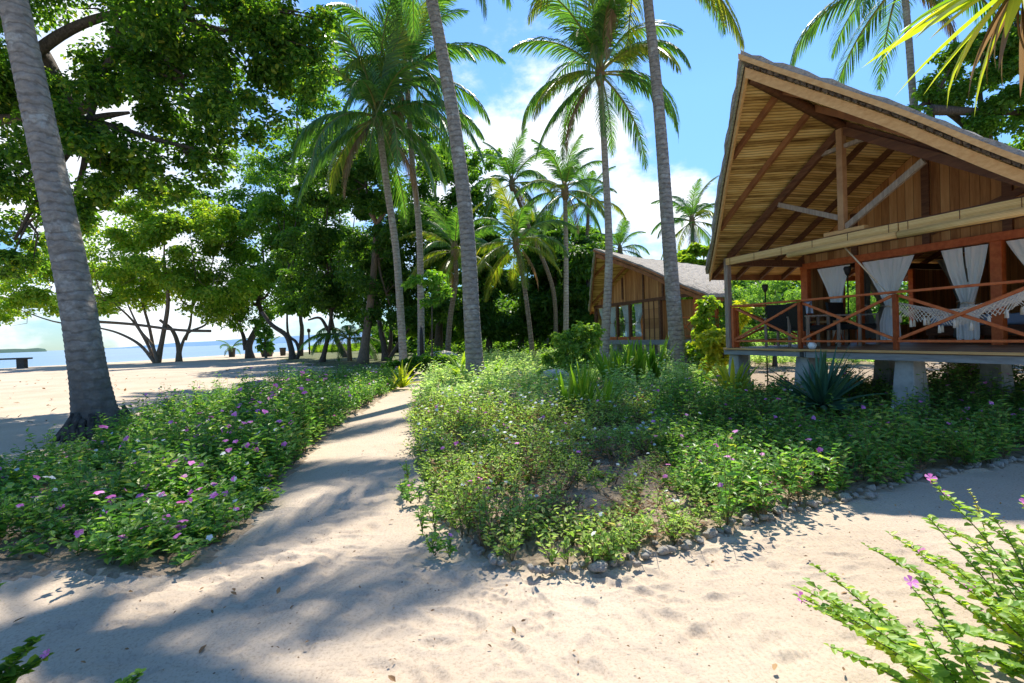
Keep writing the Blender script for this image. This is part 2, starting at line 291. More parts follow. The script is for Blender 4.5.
class MB:
    def __init__(s): s.v = []; s.f = []; s.sm = []
    def add(s, vs, fs, smooth=False):
        b = len(s.v); s.v += [tuple(v) for v in vs]; s.f += [tuple(i+b for i in f) for f in fs]; s.sm += [smooth]*len(fs); return s
    def box(s, x0, x1, y0, y1, z0, z1):
        return s.add([(x0, y0, z0), (x1, y0, z0), (x1, y1, z0), (x0, y1, z0), (x0, y0, z1), (x1, y0, z1), (x1, y1, z1), (x0, y1, z1)],
                     [(0, 3, 2, 1), (4, 5, 6, 7), (0, 1, 5, 4), (1, 2, 6, 5), (2, 3, 7, 6), (3, 0, 4, 7)])
    def bar(s, a, b, w, h, upv=(0, 0, 1)):
        a = Vector(a); b = Vector(b); d = (b-a).normalized(); u = Vector(upv)
        sd = d.cross(u)
        if sd.length < 1e-4: sd = d.cross(Vector((0, 1, 0)))
        sd.normalize(); u = sd.cross(d).normalized()
        vs = []
        for p in (a, b):
            for (i, j) in ((-1, -1), (1, -1), (1, 1), (-1, 1)): vs.append(p+sd*(i*w/2)+u*(j*h/2))
        return s.add(vs, [(0, 1, 2, 3), (7, 6, 5, 4), (0, 4, 5, 1), (1, 5, 6, 2), (2, 6, 7, 3), (3, 7, 4, 0)])
    def tube(s, pts, rad, n=8, cap=True):
        pts = [Vector(p) for p in pts]
        if isinstance(rad, (int, float)): rad = [rad]*len(pts)
        vs = []; fs = []; ref = Vector((0.3, 1, 0.1)).normalized(); prev = None
        for i, p in enumerate(pts):
            d = (pts[min(i+1, len(pts)-1)] - pts[max(i-1, 0)])
            if d.length < 1e-9: d = Vector((0, 0, 1))
            d.normalize()
            a = (prev if prev is not None else ref)
            a = a - d*a.dot(d)
            if a.length < 1e-3: a = Vector((1, 0, 0)) - d*d.x
            a.normalize(); prev = a; b = d.cross(a)
            for k in range(n):
                th = 2*math.pi*k/n; vs.append(p + a*(math.cos(th)*rad[i]) + b*(math.sin(th)*rad[i]))
        for i in range(len(pts)-1):
            for k in range(n):
                k2 = (k+1) % n; fs.append((i*n+k, i*n+k2, (i+1)*n+k2, (i+1)*n+k))
        if cap: fs.append(tuple(range(n))[::-1]); fs.append(tuple((len(pts)-1)*n+k for k in range(n)))
        return s.add(vs, fs, True)
    def build(s, name, mat, parent=None, bevel=0):
        me = bpy.data.meshes.new(name); me.from_pydata(s.v, [], s.f)
        me.polygons.foreach_set('use_smooth', s.sm)
        for mt in (mat if isinstance(mat, (list, tuple)) else [mat]): me.materials.append(mt)
        me.update(); o = bpy.data.objects.new(name, me); COL.objects.link(o)
        if parent: o.parent = parent
        if bevel:
            bv = o.modifiers.new('bevel', 'BEVEL'); bv.width = bevel; bv.segments = 2; bv.limit_method = 'ANGLE'; bv.angle_limit = R(50)
        return o

def tag(o, label=None, cat=None, group=None, kind=None):
    if label: o['label'] = label
    if cat: o['category'] = cat
    if group: o['group'] = group
    if kind: o['kind'] = kind
    return o
def empty(name, loc, rz=0, label=None, cat=None, group=None):
    o = bpy.data.objects.new(name, None); COL.objects.link(o); o.location = loc; o.rotation_euler = (0, 0, rz); o.empty_display_size = .2
    return tag(o, label, cat, group)
def spline(pts, n):
    pts = [Vector(p) for p in pts]; P = [pts[0]*2-pts[1]] + pts + [pts[-1]*2-pts[-2]]; out = []
    for i in range(len(pts)-1):
        a, b, c, d = P[i:i+4]
        for k in range(n):
            t_ = k/n
            out.append(.5*((2*b)+(c-a)*t_+(2*a-5*b+4*c-d)*t_*t_+(3*b-a-3*c+d)*t_**3))
    out.append(pts[-1]); return out

# ------------------------------------------------------------------ value noise for terrain
def vnoise(x, y, seed=0):
    r_ = np.random.default_rng(seed); T = r_.random((256, 256))
    xi = np.floor(x).astype(int); yi = np.floor(y).astype(int); fx = x-xi; fy = y-yi
    fx = fx*fx*(3-2*fx); fy = fy*fy*(3-2*fy)
    g = lambda a, b: T[a % 256, b % 256]
    return (g(xi, yi)*(1-fx)+g(xi+1, yi)*fx)*(1-fy)+(g(xi, yi+1)*(1-fx)+g(xi+1, yi+1)*fx)*fy - .5

# ------------------------------------------------------------------ setting: ground, sea, hills
n = 620
u = np.linspace(-1, 1, n); gx = 200*np.sinh(7.2*u)/np.sinh(7.2)
v = np.linspace(-.75, 1, n); gy = 3.3 + 260*np.sinh(7.4*v)/np.sinh(7.4)
X, Y = np.meshgrid(gx, gy); Z = np.zeros_like(X)
near = np.exp(-((X/9)**2+((Y-3)/9)**2))
Z += near*(.02*vnoise(X*1.4, Y*1.4, 1) + .006*vnoise(X*4, Y*4, 2) + .008*vnoise(X*11, Y*11, 3) + .004*vnoise(X*30, Y*30, 13))
Z += (1-near)*.08*vnoise(X*.3, Y*.3, 4)*(np.hypot(X, Y) < 60)
for i in range(520):
    a = rng.random()
    if i < 330: fx, fy = rng.uniform(-2.6, 3.2), rng.uniform(1.9, 3.7)
    else: fx, fy = -1.5+rng.normal(0, .45)-(a-.5)*.5, rng.uniform(3.5, 9)
    th = rng.uniform(0, 2*math.pi); l, w_ = rng.uniform(.07, .13), rng.uniform(.03, .05)
    msk = (np.abs(X-fx) < .5) & (np.abs(Y-fy) < .5)
    dx = X[msk]-fx; dy = Y[msk]-fy; p_ = (dx*math.cos(th)+dy*math.sin(th))/l; q_ = (-dx*math.sin(th)+dy*math.cos(th))/w_
    r2 = p_**2+q_**2; dep = rng.uniform(.4, 1)
    Z[msk] += dep*(-.017*np.exp(-(r2*.8)**2) + .008*np.exp(-(np.sqrt(r2)-1.35)**2*9))
def shore(Yv): return np.interp(Yv, [-50, 20, 49, 59, 77, 96, 130, 260], [-58, -52, -47, -42.5, -42, -39, -36, -20])
d = np.clip((shore(Y)-X)/18, 0, 1); Z -= 3.2*d*d*(3-2*d)
d = np.clip((Y-150)/90, 0, 1); Z -= 3.2*d*d*(3-2*d)
sea = MB().add([(-9000, -6000, -1.05), (6000, -6000, -1.05), (6000, 9500, -1.05), (-9000, 9500, -1.05)], [(0, 1, 2, 3)]).build('sea', M['sea']); tag(sea, kind='structure')

def ridge_strip(name, pts, Yd, depth, base, mat):
    """hill range: a real body, front slope, crest and back slope"""
    mb = MB(); vs = []; fs = []
    for (x, y) in pts:
        c = px(x, y, Yd); b0 = px(x, y, Yd-depth)
        vs += [(b0.x, b0.y, base), ((b0.x+c.x)/2, (b0.y+c.y)/2, (c.z+base)*.55), (c.x, c.y, c.z), (c.x*1.1, c.y+depth, base)]
    for i in range(len(pts)-1):
        for k in range(3): fs.append((i*4+k, i*4+4+k, i*4+5+k, i*4+1+k))
    mb.add(vs, fs, True); o = mb.build(name, mat); tag(o, kind='structure'); return o
ridge_strip('hills', [(90, 349), (120, 347.5), (150, 345), (180, 342.5), (215, 341), (245, 338.5), (275, 337.5), (300, 335.5), (325, 334), (350, 332), (400, 328), (460, 330), (540, 329), (620, 332)], 5200, 900, -2, M['hills'])
ridge_strip('island', [(-60, 352), (-30, 349.5), (0, 349.3), (15, 348.8), (25, 348.9), (38, 347.9), (45, 348.8), (47, 351)], 1700, 120, -2, M['island'])

def sheet(name, poly, z, mat, kind='structure', edge=.0):
    """garden bed sheet: gridded polygon following a slight mound"""
    bm = bmesh.new(); vs = [bm.verts.new((p[0], p[1], z)) for p in poly]; f = bm.faces.new(vs)
    bmesh.ops.triangulate(bm, faces=[f])
    me = bpy.data.meshes.new(name); bm.to_mesh(me); bm.free(); me.materials.append(mat)
    if me.polygons[0].normal.z < 0: me.flip_normals()
    o = bpy.data.objects.new(name, me); COL.objects.link(o); tag(o, kind=kind); return o
def inpoly(pts, poly):
    x = pts[:, 0]; y = pts[:, 1]; c = np.zeros(len(pts), bool); j = len(poly)-1
    for i in range(len(poly)):
        xi, yi = poly[i][:2]; xj, yj = poly[j][:2]
        k = ((yi > y) != (yj > y)) & (x < (xj-xi)*(y-yi)/(yj-yi+1e-12)+xi); c ^= k; j = i
    return c
left_px = [(-70, 588), (-20, 580), (60, 574), (120, 580), (170, 577), (208, 562), (243, 532), (268, 500), (292, 470), (320, 442), (350, 418), (384, 397), (405, 382), (385, 376), (300, 388), (200, 414), (120, 440), (50, 458), (0, 474), (-70, 490)]
mid_px = [(438, 374), (417, 398), (412, 432), (422, 480), (438, 520), (470, 550), (500, 564), (560, 573), (620, 569), (700, 541), (800, 510), (900, 484), (1024, 463), (1150, 446)]
def jag(P, amp=.06, step=.25):
    out = []
    for i in range(len(P)):
        a = P[i]; b = P[(i+1) % len(P)]; L = math.hypot(b[0]-a[0], b[1]-a[1]); k = max(1, min(40, int(L/step)))
        for q in range(k):
            t_ = q/k; out.append((a[0]+(b[0]-a[0])*t_+random.gauss(0, amp), a[1]+(b[1]-a[1])*t_+random.gauss(0, amp)))
    return out
LEFT = [tuple(gr(*p))[:2] for p in left_px]
MIDF = [tuple(gr(*p))[:2] for p in mid_px]
MID = MIDF + [(16, 7), (26, 16), (26, 30), (-2, 30), (-3.3, 23.5)]
FLOOR = [(-14, 33), (-9, 27), (-4.2, 24.2), (-2.2, 30.0), (26.2, 30.0), (60, 30), (120, 140), (-30, 140), (-32, 70), (-20, 44)]
idx = np.arange(n*n).reshape(n, n)
fc = np.stack([idx[:-1, :-1], idx[:-1, 1:], idx[1:, 1:], idx[1:, :-1]], -1).reshape(-1, 4)
vx = X.ravel(); vy = Y.ravel(); vz = Z.ravel().copy()
jx = vx + .10*vnoise(vx*4, vy*4, 21) + .10*vnoise(vx*11, vy*11, 22); jy = vy + .10*vnoise(vx*4, vy*4, 23) + .10*vnoise(vx*11, vy*11, 24)
q = np.column_stack([jx, jy]); inL = inpoly(q, LEFT); inM = inpoly(q, MID)
qf = np.column_stack([vx+2.5*vnoise(vx*.5, vy*.5, 25), vy+2.5*vnoise(vx*.5, vy*.5, 26)]); inF = inpoly(qf, FLOOR) & ~inM & ~inL
bed = inL | inM
vz[bed] += .02 + .05*vnoise(vx[bed]*7, vy[bed]*7, 27) + .02*vnoise(vx[bed]*23, vy[bed]*23, 28)
zone = np.where(inL, 1, np.where(inM, 2, np.where(inF, 3, 0)))[fc[:, 0]]
VV = np.column_stack([vx, vy, vz])
for zi, (nm_, mt) in enumerate((('ground', 'sand'), ('left_bed', 'soil'), ('centre_bed', 'soil'), ('forest_floor', 'forest_floor'))):
    f_ = fc[zone == zi]; us, inv = np.unique(f_, return_inverse=True)
    tag(mesh_np(nm_, VV[us], inv.reshape(-1, 4), M[mt]), kind='structure')

# ------------------------------------------------------------------ leaves
def frames(nrm, dirv):
    """per-leaf frame: a = along, b = across, n = normal"""
    nrm = nrm/np.linalg.norm(nrm, axis=1, keepdims=True)
    a = dirv - nrm*(dirv*nrm).sum(1, keepdims=True); a /= np.linalg.norm(a, axis=1, keepdims=True)+1e-9
    return a, np.cross(nrm, a), nrm
def leaves(P, nrm, dirv, L, wd, fold=.25, bend=.12):
    a, b, nn = frames(nrm, dirv); L = L[:, None]; w = L*wd
    V = np.stack([P, P+a*L*.34+b*w*.5+nn*w*fold, P+a*L*.72+b*w*.38+nn*(w*fold*.6-L*bend*.5), P+a*L-nn*L*bend,
                  P+a*L*.72-b*w*.38+nn*(w*fold*.6-L*bend*.5), P+a*L*.34-b*w*.5+nn*w*fold], 1).reshape(-1, 3)
    i = np.arange(len(P))[:, None]*6
    Fq = np.concatenate([i+[0, 1, 2, 3], i+[0, 3, 4, 5]], 1).reshape(-1, 4)
    return V, Fq
def unit(n_, r_=rng):
    v_ = r_.normal(size=(n_, 3)); return v_/np.linalg.norm(v_, axis=1, keepdims=True)

def crown_points(clumps, n_, sub=.32):
    """clumps: (centre xyz, radii xyz); leaves gather on sub-blobs over the volume, so gaps stay between them"""
    vol = np.array([c[1][0]*c[1][2] for c in clumps]); pr = vol/vol.sum(); out = []; nm = []
    for (c, r_), q in zip(clumps, pr):
        k = max(30, int(n_*q)); ns = max(6, int(14+8*rng.random())); c = np.array(c); r_ = np.array(r_)
        sd = unit(ns)*(rng.uniform(.35, 1.02, (ns, 1))**.6)*r_ + c
        which = rng.integers(0, ns, k); off = unit(k)*(rng.random((k, 1))**.45)
        sr = sub*r_.mean()*rng.uniform(.6, 1.35, ns)
        p_ = sd[which] + off*sr[which][:, None]*np.array([1.25, 1.25, .8])
        out.append(p_); nm.append(off*.7+unit(k)*.7+np.array([0, 0, .75]))
    return np.concatenate(out), np.concatenate(nm)

def broad_tree(name, label, cat, Yd, trunk, clumps, nleaf, lsize, mat, bark='bark_dark', group=None, rad=.22, stems=None, deep=1.0, wd=.55):
    """trunk: pixel path from base upward; clumps: pixel blobs (x, y, rx, ry[, dY])"""
    base = px(trunk[0][0], trunk[0][1], Yd); base.z = 0
    root = empty(name, base, 0, label, cat, group)
    C = []
    for c in clumps:
        dY = c[4] if len(c) > 4 else rng.uniform(-.5, .5)*c[2]*Yd/F
        ctr = px(c[0], c[1], Yd+dY); rx = c[2]*Yd/F; rz = c[3]*Yd/F
        C.append((tuple(ctr-base), (rx, max(rx, rz)*.85*deep, rz)))
    P, nm = crown_points(C, nleaf)
    dv = unit(len(P)) + np.array([0, 0, -.6])
    V, Fq = leaves(P, nm, dv, lsize*rng.uniform(.65, 1.3, len(P)), wd)
    mesh_np('crown', V, Fq, mat, smooth=False, parent=root)
    mb = MB()
    tp = [px(x, y, Yd)-base for x, y in trunk]; tp[0] = Vector((0, 0, -.1))
    path = spline(tp, 5); nn = len(path)
    mb.tube(path, [rad*(1.45-.4*min(1, i/3))*(1-.5*i/nn) for i in range(nn)], 9)
    tips = [tp[-1]]
    for st in (stems or []):
        sp = [px(x, y, Yd+(st[-1] if isinstance(st[-1], (int, float)) else 0))-base for x, y in [q for q in st if not isinstance(q, (int, float))]]
        if abs(st[0][1]-trunk[0][1]) < 3: sp[0].z = -.1
        pp = spline(sp, 5); mb.tube(pp, [rad*.72*(1-.65*i/len(pp)) for i in range(len(pp))], 7); tips.append(sp[-1])
    for (c, r_) in C:
        c = Vector(c); s0 = min(tips, key=lambda q: (q-c).length); mid = s0.lerp(c, .5)+Vector(unit(1)[0])*r_[0]*.15
        pp = spline([s0, mid, c+Vector((0, 0, r_[2]*.4))], 4); mb.tube(pp, [rad*.42*(1-.75*i/len(pp)) for i in range(len(pp))], 6)
        for k in range(3):
            e = c+Vector(unit(1)[0])*r_[0]*.75; mb.tube([mid.lerp(c, .6), mid.lerp(e, .6)+Vector((0, 0, .1)), e], [rad*.16, rad*.1, rad*.03], 5)
    mb.build('trunk', M[bark], root)
    return root

# ------------------------------------------------------------------ palms
def frond_mesh(e0, droop, L, seed, mat, hang=.55, nl=84, bright=False):
    r_ = random.Random(seed); mb = MB(); ns = 16; pts = []; tn = []; p = Vector((0, 0, 0)); tw = r_.uniform(-.12, .12); side = 0
    for i in range(ns+1):
        s = i/ns; e = e0-droop*(s**1.25); dv = Vector((math.cos(e)*math.cos(side), math.cos(e)*math.sin(side), math.sin(e)))
        pts.append(p.copy()); tn.append(dv); p = p+dv*(L/ns); side += tw/ns*2
    mb.tube(pts, [L*.011*(1-.85*i/ns)+.003 for i in range(ns+1)], 5)
    nr = len(mb.f)
    def at(s):
        f_ = s*ns; i = min(ns-1, int(f_)); return pts[i].lerp(pts[i+1], f_-i), tn[i].lerp(tn[i+1], f_-i).normalized()
    gap = set(int(r_.uniform(.2, .95)*nl) for _ in range(5))
    for sd in (-1, 1):
        for k in range(nl):
            if k in gap and r_.random() < .7: continue
            s = .14+.86*k/(nl-1); b, T = at(min(.999, s)); H = Vector((-T.y, T.x, 0)); H = (H.normalized() if H.length > 1e-3 else Vector((0, 1, 0)))*sd
            ln = L*(.06+.19*math.sin(math.pi*min(1, (s-.06)/.94)**.75)**.8)*r_.uniform(.85, 1.1)
            if s > .93: ln *= .8
            a = R(38+25*s+r_.uniform(-6, 6)); dv = (H*math.cos(a)+T*math.sin(a)).normalized()
            hh = hang*r_.uniform(.7, 1.35); w = .019*L/4.4*(1 if nl > 40 else 1.5)
            q = b.copy(); vs = []; seg = 3; wv = (T*.9+Vector((0, 0, .35))).normalized()
            for j in range(seg+1):
                tt = j/seg; ww = w*(1.1 if j == 0 else 1.5 if j == 1 else 1.1 if j == 2 else .18)
                vs += [q-wv*ww, q+wv*ww]
                dd = (dv+Vector((0, 0, -hh*(tt*2.0)))).normalized(); q = q+dd*(ln/seg)
            mb.add(vs, [(2*j, 2*j+1, 2*j+3, 2*j+2) for j in range(seg)], False)
    o = mb.build('frond', [M['rachis'] if mat != 'frond_dry' else M['frond_dry'], M[mat]])
    mi = np.ones(len(mb.f), dtype=np.int32); mi[:nr] = 0; o.data.polygons.foreach_set('material_index', mi); o.data.update()
    me = o.data; bpy.data.objects.remove(o); return me
FR = {}
ELS = [82, 66, 48, 30, 12, -8, -30]
for mt in ('frond', 'frond_yellow'):
    for i, e in enumerate(ELS):
        for k in range(2 if mt == 'frond' else 1):
            FR[(mt, i, k)] = frond_mesh(R(e), R([56, 76, 92, 95, 86, 70, 48][i]+k*18), 4.4, i*10+k, mt, [.35, .5, .7, .85, .95, 1.0, .9][i]+.1*k)
FR['dry'] = frond_mesh(R(-45), R(50), 3.6, 99, 'frond_dry', 1.1, 40)

def palm(label, path, r_base, r_top, crown_r, bark='palm_bark', nf=22, yellow=.15, group='coconut palms of the garden', seed=0, flare=1.5, lowcut=0, az=None, skip=None, rings=True, dry=1, roots=False):
    """path: world points of the trunk, first on the ground"""
    rr = random.Random(seed+100); base = Vector(path[0]); root = empty('palm_tree', base, 0, label, 'palm tree', group)
    P = spline([Vector(p)-base for p in path], 14 if rings else 8)
    if rings:   # leaf-scar rings
        pts = []; rad = []; tot = sum((P[i+1]-P[i]).length for i in range(len(P)-1)); acc_ = 0; step = .13 if r_base > .2 else .16
        for i in range(len(P)-1):
            L = (P[i+1]-P[i]).length; k = max(1, int(L/step*rr.uniform(.75, 1.3)))
            for j in range(k):
                for q, mul in ((0, 1.022), (.3, .99)):
                    t_ = (acc_+L*(j+q)/k)/tot; hgt = acc_+L*(j+q)/k
                    b = r_top+(r_base-r_top)*(1-t_)**1.2
                    b *= 1+(flare-1)*math.exp(-hgt/(.45))
                    pts.append(P[i].lerp(P[i+1], (j+q)/k)); rad.append(b*(mul+rr.uniform(-.008, .008)))
            acc_ += L
        pts.append(P[-1]); rad.append(r_top)
    else:
        pts = P; rad = [r_top+(r_base-r_top)*(1-i/len(P)) for i in range(len(P))]
        rad[0] *= flare
    pts[0] = pts[0]-Vector((0, 0, .15))
    MB().tube(pts, rad, 14 if r_base > .2 else 10).build('trunk', M[bark], root)
    top = P[-1]
    if roots:
        mb = MB()
        for k in range(46):
            a = rr.uniform(0, 2*math.pi); r1 = r_base*flare
            mb.tube([(math.cos(a)*r1*.8, math.sin(a)*r1*.8, rr.uniform(.12, .5)), (math.cos(a)*r1*1.06, math.sin(a)*r1*1.06, rr.uniform(.1, .28)), (math.cos(a+.2)*r1*rr.uniform(1.15, 1.5), math.sin(a+.2)*r1*rr.uniform(1.15, 1.5), -.05)], [.035, .045, .03], 6)
        mb.build('root', M['root_bark'], root)
    # fibre boot and sheath bases
    MB().tube([top-Vector((0, 0, .5)), top-Vector((0, 0, .15)), top+Vector((0, 0, .25)), top+Vector((0, 0, .6))], [r_top*1.05, r_top*1.9, r_top*1.7, r_top*.5], 10).build('crown_base', M['frond_dry'], root)
    sc = crown_r/3.9
    for i in range(nf):
        a = i*2.39996+rr.uniform(-.2, .2)+seed
        q = (i+.5)/nf; lv = min(6, int(q**1.05*7)); 
        if lv > 6-lowcut: lv = 6-lowcut
        y_ = rr.random() < (yellow*(2.2 if lv >= 4 else .6))
        key = ('frond_yellow', lv, 0) if y_ else ('frond', lv, rr.randint(0, 1))
        o = bpy.data.objects.new('frond', FR[key]); COL.objects.link(o); o.parent = root
        o.location = top+Vector((math.cos(a)*r_top*.6, math.sin(a)*r_top*.6, .2-q*.25)); o.rotation_euler = (rr.uniform(-.12, .12), 0, a)
        s = sc*rr.uniform(.86, 1.12); o.scale = (s, s, s)
    for i in range(dry):
        a = rr.uniform(0, 6.28); o = bpy.data.objects.new('frond', FR['dry']); COL.objects.link(o); o.parent = root; o['label'] = 'brown withered frond hanging down'
        o.location = top; o.rotation_euler = (0, 0, a); o.scale = (sc, sc, sc)
    return root

def pp(pts, Yd, zbase=True):
    """pixel path to world, base dropped to the ground"""
    out = [px(x, y, Yd if not isinstance(Yd, (list, tuple)) else Yd[i]) for i, (x, y) in enumerate(pts)]
    if zbase: out[0].z = 0
    return out
# near left palm
b = gr(97, 437); Y1 = b.y
palm('thick grey palm with a black rooty foot in the flowers at far left', pp([(99, 437), (88, 370), (75, 290), (50, 170), (22, 40), (-18, -140), (-60, -310)], Y1), .27, .17, 4.4, 'palm_bark_old', 18, .15, seed=1, flare=1.6, roots=True)
# centre palm: crown above the frame
palm('tall pale palm trunk rising between the sand path and the centre bed', pp([(476, 386), (472, 320), (466, 220), (452, 110), (432, 2), (418, -60), (404, -110)], 15.8), .27, .16, 4.2, 'palm_bark', 16, .12, seed=2, flare=1.35)
palm('tall palm standing left of the big veranda hut, its crown above the picture', pp([(682, 373), (675, 320), (668, 230), (659, 110), (648, 2), (643, -50), (641, -60)], 17.5), .27, .15, 4.1, 'palm_bark', 19, .3, seed=3, flare=1.35)
palm('slender palm in front of the small hut with its full crown against the sky', pp([(603, 362), (606, 325), (609, 250), (605, 160), (600, 74)], 20.5), .19, .11, 4.0, 'palm_bark_pale', 24, .08, seed=4.4, flare=1.3)
palm('full crowned palm with ridged trunk in front of the dark trees, left of its twin', pp([(404, 372), (401, 320), (396, 250), (386, 180), (378, 118)], 24.5), .19, .15, 4.9, 'palm_bark_pale', 25, .06, seed=5, flare=1.3, dry=2)
palm('straight pale palm just right of the ridged one, crown behind its twin', pp([(421, 371), (421, 320), (419, 230), (412, 160), (407, 80)], 26.5), .19, .13, 5.0, 'palm_bark_pale', 24, .06, seed=6, flare=1.25, dry=2)
palm('mid distance palm with rounded green crown left of the small hut', pp([(565, 364), (566, 320), (566, 250), (565, 192)], 29), .16, .12, 3.1, 'palm_bark_pale', 20, .15, seed=7, flare=1.2)
palm('thin leaning palm with yellow green fronds in front of the forest', pp([(533, 364), (530, 330), (524, 285), (516, 244)], 27), .13, .10, 3.0, 'palm_bark_brown', 18, .4, seed=8, flare=1.2)
palm('distant palm crown showing above the yellow fronds', pp([(556, 352), (553, 290), (530, 230), (512, 184)], 36), .16, .12, 3.3, 'palm_bark_brown', 18, .1, seed=9, flare=1.2, rings=False)
palm('distant palm behind the small hut, left of the low one', pp([(590, 352), (588, 290), (587, 240), (589, 203)], 42), .16, .12, 3.0, 'palm_bark_brown', 16, .2, seed=10, rings=False)
palm('low distant palm peeping above the ridge of the small hut', pp([(628, 352), (624, 300), (620, 250)], 46), .16, .12, 2.9, 'palm_bark_brown', 14, .1, seed=11, rings=False)
palm('distant palm in the gap between the two hut roofs', pp([(697, 345), (695, 290), (692, 222)], 38), .16, .12, 3.1, 'palm_bark_brown', 18, .2, seed=12.3, rings=False, dry=2)
palm('tall palm rising behind the roof of the big veranda hut', pp([(926, 340), (922, 200), (914, 110), (908, 30), (903, -22)], 23), .17, .13, 5.0, 'palm_bark_pale', 18, .05, seed=13.9, flare=1.2)
palm('short palm with drooping crown right behind the pale centre trunk', pp([(447, 360), (450, 320), (456, 280), (455, 252)], 30), .17, .13, 3.2, 'palm_bark_brown', 18, .2, seed=14, flare=1.2, dry=3)

palm('unseen palm added out of frame at right, leaning in only to cast shade on the path', [(8.2, 1.0, 0), (7.2, 2.6, 4.5), (4.6, 6.0, 9.6), (1.2, 10.2, 13.2), (-.55, 11.75, 14.4)], .24, .15, 3.6, 'palm_bark', 12, .2, seed=21, flare=1.3)  # out-of-frame palm, added so that its crown shades the lower path
# ------------------------------------------------------------------ broadleaf trees
broad_tree('tree', 'huge dark leaved tree overhanging the picture at top left', 'tree', 15, [(-190, 425), (-170, 300), (-130, 200), (-90, 130)],
    [(25, 100, 50, 42), (5, 195, 45, 55), (75, 160, 50, 42), (125, 50, 60, 45), (130, 130, 60, 42), (185, 95, 55, 45), (195, 20, 65, 45), (250, 45, 55, 45), (235, 110, 45, 32), (290, 10, 45, 40), (165, 180, 35, 20), (290, 60, 40, 35), (98, 88, 26, 20), (160, 60, 40, 30), (205, 160, 30, 22), (-60, 50, 80, 70), (-90, 170, 70, 70), (90, -50, 80, 50), (200, -60, 90, 55), (15, 250, 35, 25), (70, 215, 30, 18), (-30, -60, 90, 70)],
    95000, .15, M['leaf_over'], rad=.3, stems=[[(-130, 200), (-40, 130), (30, 118), (90, 120), 0], [(-90, 130), (0, 80), (60, 35), (110, 15), (160, 12), 0], [(40, 50), (80, 110), (110, 60), (130, 0), .5]], wd=.6)
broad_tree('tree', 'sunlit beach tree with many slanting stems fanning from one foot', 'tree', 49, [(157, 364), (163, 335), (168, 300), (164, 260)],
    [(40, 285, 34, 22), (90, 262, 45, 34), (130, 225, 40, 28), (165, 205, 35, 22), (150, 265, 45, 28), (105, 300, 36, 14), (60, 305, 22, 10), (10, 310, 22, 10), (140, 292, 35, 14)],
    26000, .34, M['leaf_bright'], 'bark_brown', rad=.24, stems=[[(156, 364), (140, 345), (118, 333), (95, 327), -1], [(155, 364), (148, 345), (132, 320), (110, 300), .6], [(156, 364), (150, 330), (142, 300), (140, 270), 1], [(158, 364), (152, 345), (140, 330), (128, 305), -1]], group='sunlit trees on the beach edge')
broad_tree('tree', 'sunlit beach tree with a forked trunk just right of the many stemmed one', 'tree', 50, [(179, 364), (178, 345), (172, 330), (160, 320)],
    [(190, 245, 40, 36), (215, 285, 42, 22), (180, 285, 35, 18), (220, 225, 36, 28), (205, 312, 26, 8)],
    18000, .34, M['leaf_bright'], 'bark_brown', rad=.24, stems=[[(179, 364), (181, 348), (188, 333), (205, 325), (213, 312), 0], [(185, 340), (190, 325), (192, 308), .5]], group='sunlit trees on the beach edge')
MB().tube(spline([px(84, 321, 47), px(130, 324, 48), px(178, 330, 48.5), px(211, 331, 49)], 4), .13, 8).build('driftwood_pole', M['bark_brown'])
tag(bpy.data.objects['driftwood_pole'], 'long thin pole laid across the forks of the beach trees', 'pole')
broad_tree('tree', 'beach tree with a thick curved trunk, between a potted palm and a leafy vine', 'tree', 54, [(250, 359), (249, 345), (256, 330), (262, 318), (258, 300)],
    [(235, 270, 40, 34), (262, 240, 42, 36), (250, 302, 40, 14), (225, 305, 22, 10), (275, 285, 36, 22), (228, 210, 32, 20), (240, 322, 20, 7)], 19000, .36, M['leaf_mid'], rad=.38, stems=[[(246, 350), (243, 335), (236, 320), 0]], group='trees along the beach')
broad_tree('tree', 'beach tree with two crooked stems crossing the view of the sea', 'tree', 46, [(293, 362), (291, 348), (286, 335), (272, 325), (262, 312)],
    [(292, 262, 32, 34), (300, 300, 32, 18), (285, 225, 36, 30), (305, 195, 34, 26)], 17000, .34, M['leaf_mid'], rad=.28, stems=[[(296, 362), (299, 352), (296, 342), (288, 333), (287, 305), 0]], group='trees along the beach')
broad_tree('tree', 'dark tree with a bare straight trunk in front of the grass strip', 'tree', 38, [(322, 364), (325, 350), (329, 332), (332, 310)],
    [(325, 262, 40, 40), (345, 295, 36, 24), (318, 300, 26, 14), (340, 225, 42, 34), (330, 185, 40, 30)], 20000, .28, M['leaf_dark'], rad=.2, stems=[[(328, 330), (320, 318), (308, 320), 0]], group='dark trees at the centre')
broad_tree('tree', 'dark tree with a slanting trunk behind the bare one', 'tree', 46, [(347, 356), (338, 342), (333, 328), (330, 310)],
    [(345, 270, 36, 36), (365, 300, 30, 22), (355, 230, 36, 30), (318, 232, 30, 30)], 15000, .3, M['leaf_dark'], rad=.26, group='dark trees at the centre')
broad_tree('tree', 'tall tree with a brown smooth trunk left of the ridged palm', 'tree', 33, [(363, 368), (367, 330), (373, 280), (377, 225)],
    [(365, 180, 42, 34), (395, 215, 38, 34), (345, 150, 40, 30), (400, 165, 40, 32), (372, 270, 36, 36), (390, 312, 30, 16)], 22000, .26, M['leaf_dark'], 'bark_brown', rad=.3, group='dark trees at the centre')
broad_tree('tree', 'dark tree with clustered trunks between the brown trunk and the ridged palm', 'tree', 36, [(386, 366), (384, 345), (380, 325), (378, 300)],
    [(400, 262, 38, 36), (420, 300, 34, 22), (425, 235, 36, 30), (380, 285, 30, 26)], 16000, .26, M['leaf_dark'], rad=.24, stems=[[(388, 364), (398, 345), (408, 330), 0], [(388, 365), (391, 335), (388, 305), .6]], group='dark trees at the centre')
